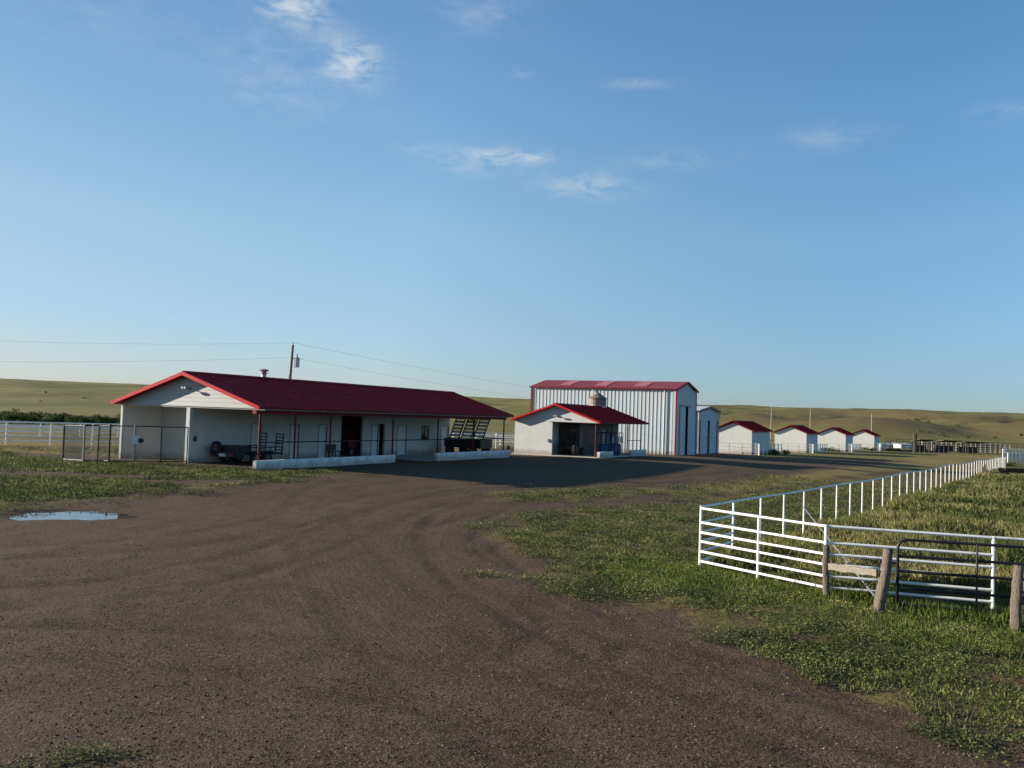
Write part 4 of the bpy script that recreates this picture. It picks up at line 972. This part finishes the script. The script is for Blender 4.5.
def shade(px0, px1, Y, h, label):
    a_ = at_depth(px0, 450, Y); b_ = at_depth(px1, 450, Y); z = hz(a_.x, a_.y); w_ = b_.x-a_.x
    o = empty('shade_shelter', (a_.x, a_.y, z), 0, label, 'shelter')
    MB().prism([(-.3, -.3, h), (-.3, 3.8, h-.35), (-.3, 3.8, h-.25), (-.3, -.3, h+.1)], (w_+.6, 0, 0)).build('roof', M['pole'], o)
    for x in np.linspace(0, w_, max(2, int(w_/3)+1)):
        for y in (0, 3.4): MB().box(x-.08, x+.08, y-.08, y+.08, -.3, h-.36).build('post', M['pole'], o)
    MB().box(0, w_, 3.3, 3.38, .0, h*.55).build('back_boards', M['pole'], o)
shade(920, 934, 178, 2.5, 'dark open shelter at the left of the corrals'); shade(944, 962, 180, 2.4, 'dark open shelter in the middle of the corrals'); shade(966, 986, 176, 2.3, 'dark low open shelter at the right of the corrals')
for px, lb in ((913.5, 'tall dark gate post pair, left post by the corrals'), (916, 'tall dark gate post pair, right post by the corrals')):
    b_ = at_depth(px, 452, 170); z = hz(b_.x, b_.y); o = MB().tube([(0, 0, -.3), (0, 0, 3.9)], .14, 8).build('gate_post', M['pole']); o.location = (b_.x, b_.y, z); tag(o, lb, 'post')
ls = on_ground(1014, 476); 
cr_ = MB(); cr_.box(-1.4, 1.4, -.8, .8, -.1, .75)
crate = empty('feed_trough', (ls.x, ls.y, ls.z), R(10), 'rusty brown feed trough in the pen near the end of the long fence', 'trough')
tb = MB(); tb.prism([(-1.3, -.35, .3), (-1.3, .35, .3), (-1.3, .5, .75), (-1.3, -.5, .75)], (2.6, 0, 0)); tb.build('tub', mat('rusty_steel', (.08, .045, .03), .9, var=.3), crate)
for x in (-1, .95):
    for y in (-.3, .25): MB().box(x, x+.06, y, y+.06, -.1, .3).build('leg', M['blackpipe'], crate)

# ------------------------------------------------------------------ vegetation
def leaf_cloud(centers, radii, n_each, size, name, m, upright=.3, parent=None):
    """clouds of small leaf quads"""
    V = []; total = 0
    C_ = np.repeat(np.asarray(centers, float), n_each, 0); Rr = np.repeat(np.asarray(radii, float), n_each, 0); n = len(C_)
    d = rng.normal(size=(n, 3)); d /= np.linalg.norm(d, axis=1)[:, None]; rr = rng.random(n)**.4
    P = C_+d*Rr*rr[:, None]
    a = rng.normal(size=(n, 3)); a /= np.linalg.norm(a, axis=1)[:, None]; b = np.cross(a, rng.normal(size=(n, 3))); b /= np.linalg.norm(b, axis=1)[:, None]
    s = size*(.6+.8*rng.random(n))[:, None]
    q = np.stack([P-a*s, P+b*s*.55, P+a*s, P-b*s*.55], 1).reshape(-1, 3)
    return np_mesh(name, q, np.arange(4*n).reshape(n, 4), [m])
shr_lab = 'low dark green shrub in the row behind the white rail fences left of the barn'
px = -30; k = 0; protos = []
for kk_ in range(3):
    root = empty('shrub', (0, 0, 0), 0, shr_lab, 'shrub', 'dark green shrubs in a row behind the white rail fences')
    cen = [(random.uniform(-1.3, 1.3), random.uniform(-.8, .8), random.uniform(.6, 1.25)) for _ in range(12)]
    rad_ = [(random.uniform(.4, .75),)*2+(random.uniform(.35, .6),) for _ in range(12)]
    cw = leaf_cloud(cen, rad_, 130, .11, 'foliage', M['shrub']); cw.parent = root
    tk = MB()
    for c_ in cen[:6]: tk.tube([(0, 0, -.2), (c_[0]*.4, c_[1]*.4, c_[2]*.5), c_], [.06, .04, .015], 5)
    tk.build('stem', M['pole'], root); protos.append(root)
used = set()
for i in range(26):
    pxx = -40+i*7.6+random.uniform(-2.5, 2.5); Y = 112+random.uniform(-6, 9)
    p = at_depth(pxx, 420, Y); j = i % 3
    o = protos[j] if j not in used else copy_tree(protos[j]); used.add(j)
    s = random.uniform(.7, 1.05); o.location = (p.x, p.y, hz(p.x, p.y)); o.scale = (s*1.15, s, s*random.uniform(.85, 1.15)); o.rotation_euler = (0, 0, random.uniform(0, 6.28))
# sage scrub dotted over the breaks, thicker on the flanks of the mounds
n = 14000; sx_ = rng.uniform(-260, 420, n); sy_ = rng.uniform(250, 760, n); r_ = np.hypot(sx_, sy_)
_, m0 = height(sx_, sy_, True); _, m1 = height(sx_+4, sy_, True); fl = np.clip((m0-m1)/4*5, 0, 1)
kp = (rng.random(n) < .0025+.8*np.clip(fl*1.8, 0, 1)*(nz_ := np.array([mnoise.noise(Vector((a_*.03, b_*.03, 2))) > -.05 for a_, b_ in zip(sx_, sy_)]))) & (r_ > 260)
sx_, sy_ = sx_[kp], sy_[kp]; cz = height(sx_, sy_)
o = leaf_cloud(np.c_[sx_, sy_, cz+.35], np.c_[rng.uniform(.5, 1.6, len(sx_)), rng.uniform(.5, 1.6, len(sx_)), rng.uniform(.3, .7, len(sx_))], 30, .26, 'scrub', M['shrub']); tag(o, 'dark sage scrub dotted over the far hills', 'scrub', kind='stuff')
# weeds by huts
weed_spots = [(831, 451.5, 'dark bushy weed clump between second and third hut pens'), (868, 450.5, 'dark bushy weed clump before the farthest hut'), (894, 450.8, 'low dark bush in front of the low grey shed'), (775, 455, 'green weed clump at the foot of the nearest hut pen'), (1005, 466, 'dark green bush at the far end of the long fence')]
for i, (px, py, lb) in enumerate(weed_spots):
    p = on_ground(px, py); root = empty('weed_bush', tuple(p), 0, lb, 'bush')
    cen = [(random.uniform(-1.4, 1.4), random.uniform(-.6, .6), random.uniform(.1, .5)) for _ in range(7)]; cw = leaf_cloud(cen, [(.6, .6, .35)]*7, 90, .1, 'foliage', M['shrub']); cw.parent = root
    MB().tube([(0, 0, -.1), (.05, 0, .4)], [.04, .02], 5).build('stem', M['pole'], root)

# ground plants as meshes of many leaf faces
def nz2(x, y, s, seed=0): return np.array([mnoise.fractal(Vector((a*s+seed, b*s, seed)), .9, 2.0, 4) for a, b in zip(x, y)])
def gzone(x, y):   # ground with relief
    return height(x, y)-.01+.035*nz2(x, y, .8)*0
def scatter(n, rmin, rmax, a0, a1, p=1.0):
    """samples in a wedge, density falling with distance"""
    u = rng.random(n); r = rmin*(rmax/rmin)**(u**p); t = np.radians(a0+(a1-a0)*rng.random(n)); return np.sin(t)*r, np.cos(t)*r
def blades(x, y, h, w, lean, name, m, label=None, z=None):
    n = len(x); z = height(x, y)-.02 if z is None else z
    th = rng.random(n)*6.283; dx, dy = np.cos(th), np.sin(th); la = lean*rng.random(n); l2 = rng.random(n)*6.283
    B = np.c_[x, y, z]; side = np.c_[dx, dy, np.zeros(n)]*w[:, None]; tip = B+np.c_[np.cos(l2)*la*h, np.sin(l2)*la*h, h]
    mid = B+np.c_[np.cos(l2)*la*h*.35, np.sin(l2)*la*h*.35, h*.6]
    q = np.stack([B-side, B+side, mid+side*.8, tip, mid-side*.8], 1).reshape(-1, 3)
    return np_mesh(name, q, np.arange(5*n).reshape(n, 5), [m])
def leaves(x, y, zc, size, name, m, flat=.5):
    n = len(x); P = np.c_[x, y, height(x, y)+zc]
    a = rng.normal(size=(n, 3)); a[:, 2] *= flat; a /= np.linalg.norm(a, axis=1)[:, None]; b = np.cross(a, rng.normal(size=(n, 3))*np.array([.5, .5, 1])); b /= np.linalg.norm(b, axis=1)[:, None]
    s = size[:, None]
    q = np.stack([P-a*s, P+b*s*.5, P+a*s, P-b*s*.5], 1).reshape(-1, 3)
    return np_mesh(name, q, np.arange(4*n).reshape(n, 4), [m])
def in_pen(x, y):
    # right of the long fence line and behind the front panels
    sd = (x-C0.x)*FD.y-(y-C0.y)*FD.x
    e = np.array([P2[0]-C0.x, P2[1]-C0.y]); s2 = (x-C0.x)*e[1]-(y-C0.y)*e[0]   # side of the panel
    e3 = np.array([PR_[0]-P2[0], PR_[1]-P2[1]]); s3 = (x-P2[0])*e3[1]-(y-P2[1])*e3[0]
    return (sd > 0) & (s2 < 0) & (s3 < 0)
# low broad-leaved weeds in clumps on the lawn
cx, cy = scatter(70000, 8.5, 60, -40, 40, .9)
g_, d_ = masks(cx, cy); nn_ = nz2(cx, cy, .45); n3_ = nz2(cx, cy, 1.6, 5)
keep = (g_+nn_*3.0+n3_*1.2 > .35) & (n3_+.5*nn_ > .02) & ~in_pen(cx, cy) & (np.hypot(cx, cy) < 60)
bx = (np.array(B1['X'])); 
s_, c_ = math.sin(R(B1['yaw'])), math.cos(R(B1['yaw'])); lu = (cx-B1['X'])*s_+(cy-B1['Y'])*c_; lv = -(cx-B1['X'])*c_+(cy-B1['Y'])*s_
keep &= ~((lu > -.3) & (lu < LB+.5) & (lv > -.3) & (lv < WB+.5)) & (puddle_r(cx, cy) > 1.3)
cx, cy = cx[keep], cy[keep]; rr = np.hypot(cx, cy); K = 15
X_ = np.repeat(cx, K)+rng.normal(size=len(cx)*K)*.09*np.repeat(1+rr/30, K); Y_ = np.repeat(cy, K)+rng.normal(size=len(cx)*K)*.09*np.repeat(1+rr/30, K); RR = np.hypot(X_, Y_)
w = leaves(X_, Y_, rng.random(len(X_))*.07*(1+RR/50)+.005, .011*(1+RR/19)*(.6+.8*rng.random(len(X_))), 'low_weeds', M['weed'], .45)
tag(w, 'low broad-leaved green weeds spread over the verges', 'weeds', kind='stuff')
# short grass on lawn
x, y = scatter(230000, 8.5, 46, -6, 40, .85); g_, d_ = masks(x, y); n1 = nz2(x, y, .3, 2)
panel = np.minimum(np.hypot(x-PM[0], y-PM[1]), np.hypot(x-7.4, y-16.0)); lushm = (panel < 3.4)
ok = (sdist(x, y, LAWN)+n1*2.5 > .6) & ~in_pen(x, y) & ((n1 > -.12) | lushm) & (rng.random(len(x)) < np.where(lushm, np.where(n1 > -.05, .9, .4), .5))
x, y, panel = x[ok], y[ok], panel[ok]; r = np.hypot(x, y)
nopit = sdist(x, y, PITP) < -.05; x, y, panel, r = x[nopit], y[nopit], panel[nopit], r[nopit]
left_ = x < 7.0
hgt = np.where(panel < 2.2, np.where(left_, .12, .10), np.where(panel < 3.4, .10, .07))*(.4+.9*rng.random(len(x)))
near_p = panel < 3.2
o = blades(x[near_p], y[near_p], hgt[near_p], .0026*(1+r[near_p]/14), .6, 'lush_grass', M['lush']); tag(o, 'bright green grass at the foot of the white fence', 'grass', kind='stuff')
o = blades(x[~near_p], y[~near_p], hgt[~near_p], .005*(1+r[~near_p]/12), .8, 'short_grass', M['weed']); tag(o, 'short green grass on the right verge', 'grass', kind='stuff')
# tall pasture inside pen
x, y = scatter(330000, 16, 110, 10, 42, .8); ok = in_pen(x, y) & (sdist(x, y, PITP) < -.02); x, y = x[ok], y[ok]; r = np.hypot(x, y); n1 = nz2(x, y, .35, 8)
ok = (n1 > -.22) | (rng.random(len(x)) < .35); x, y, r, n1 = x[ok], y[ok], r[ok], n1[ok]
o = blades(x, y, (.16+.27*np.clip(n1+.4, 0, 1))*(.5+.8*rng.random(len(x))), .006*(1+r/14), .55, 'pasture_grass', M['pasture']); tag(o, 'tall green and straw coloured grass inside the pen', 'grass', kind='stuff')
# grass fringe along white fence line, gate, kerbs
fx, fy = [], []
for k in range(13000):
    t = random.random(); which = random.random()
    if which < .35: a_, b_ = C0, P2
    elif which < .65: a_, b_ = P2, PR_
    else: a_, b_ = (7.3, 15.4), (11.5, 14.0)
    fx.append(a_[0]+(b_[0]-a_[0])*t+random.gauss(0, .22)); fy.append(a_[1]+(b_[1]-a_[1])*t+random.gauss(0, .25))
fx, fy = np.array(fx), np.array(fy)
nopit = sdist(fx, fy, PITP) < .0; fx, fy = fx[nopit], fy[nopit]
o = blades(fx, fy, np.where(fx < 6.1, .06+.10*rng.random(len(fx)), .08+.2*rng.random(len(fx))), np.full(len(fx), .005), .5, 'fringe_grass', M['lush']); tag(o, 'long green grass fringing the gate and wooden posts', 'grass', kind='stuff')
# tufts on left verge and prairie beyond the fences
x, y = scatter(90000, 24, 60, -42, -8, .9); ok = (sdist(x, y, LEFT)+nz2(x, y, .3, 4)*2.9 > .9)
for h_ in HOLES: ok &= sdist(x, y, h_) < .1
x, y = x[ok], y[ok]; r = np.hypot(x, y)
o = blades(x, y, .10*(.4+rng.random(len(x))), .006*(1+r/12), .9, 'verge_grass', M['weed']); tag(o, 'scruffy grass on the left verge before the barn', 'grass', kind='stuff')
# gravel stones
n = 52000; x, y = scatter(n, 5.5, 26, -40, 40, 1.15); g_, d_ = masks(x, y); ok = (g_ < .3) & (puddle_r(x, y) > 1.1) & (nz2(x, y, .25, 11) > -.25); x, y = x[ok], y[ok]; n = len(x)
s = .005+.008*rng.random(n)**4; s = s*(1+.02*np.hypot(x, y)); z = height(x, y)+.014*nz2(x, y, .8)+.006*np.sin(x*1.7+.6*np.sin(y*.9))*np.sin(y*1.3+x*.4)
octa = np.array([(1, 0, 0), (0, 1, 0), (-1, 0, 0), (0, -1, 0), (0, 0, .7), (0, 0, -.5)]); fo = np.array([(0, 1, 4), (1, 2, 4), (2, 3, 4), (3, 0, 4), (1, 0, 5), (2, 1, 5), (3, 2, 5), (0, 3, 5)])
j = octa[None]*(1+.35*rng.normal(size=(n, 6, 1)))*s[:, None, None]; th = rng.random(n)*6.28; cth, sth = np.cos(th)[:, None], np.sin(th)[:, None]
vx = j[:, :, 0]*cth-j[:, :, 1]*sth; vy = j[:, :, 0]*sth+j[:, :, 1]*cth
V_ = np.stack([vx+x[:, None], vy+y[:, None], j[:, :, 2]+z[:, None]+s[:, None]*.2], 2).reshape(-1, 3)
Fc = (fo[None]+(np.arange(n)*6)[:, None, None]).reshape(-1, 3)
stm = M['stone']
nt2 = stm.node_tree; gi = nt2.nodes.new('ShaderNodeNewGeometry'); rmp = nt2.nodes.new('ShaderNodeValToRGB'); nt2.links.new(gi.outputs['Random Per Island'], rmp.inputs[0])
rmp.color_ramp.elements.new(.8)
for q, (p_, c_) in zip(rmp.color_ramp.elements, [(0, (.03, .022, .016)), (.8, (.075, .057, .042)), (1, (.27, .235, .19))]): q.position = p_; q.color = (*c_, 1)
nt2.links.new(rmp.outputs[0], nt2.nodes['Principled BSDF'].inputs['Base Color'])
o = np_mesh('gravel', V_, Fc, [stm]); tag(o, 'loose pebbles scattered over the brown gravel yard', 'gravel', kind='stuff')
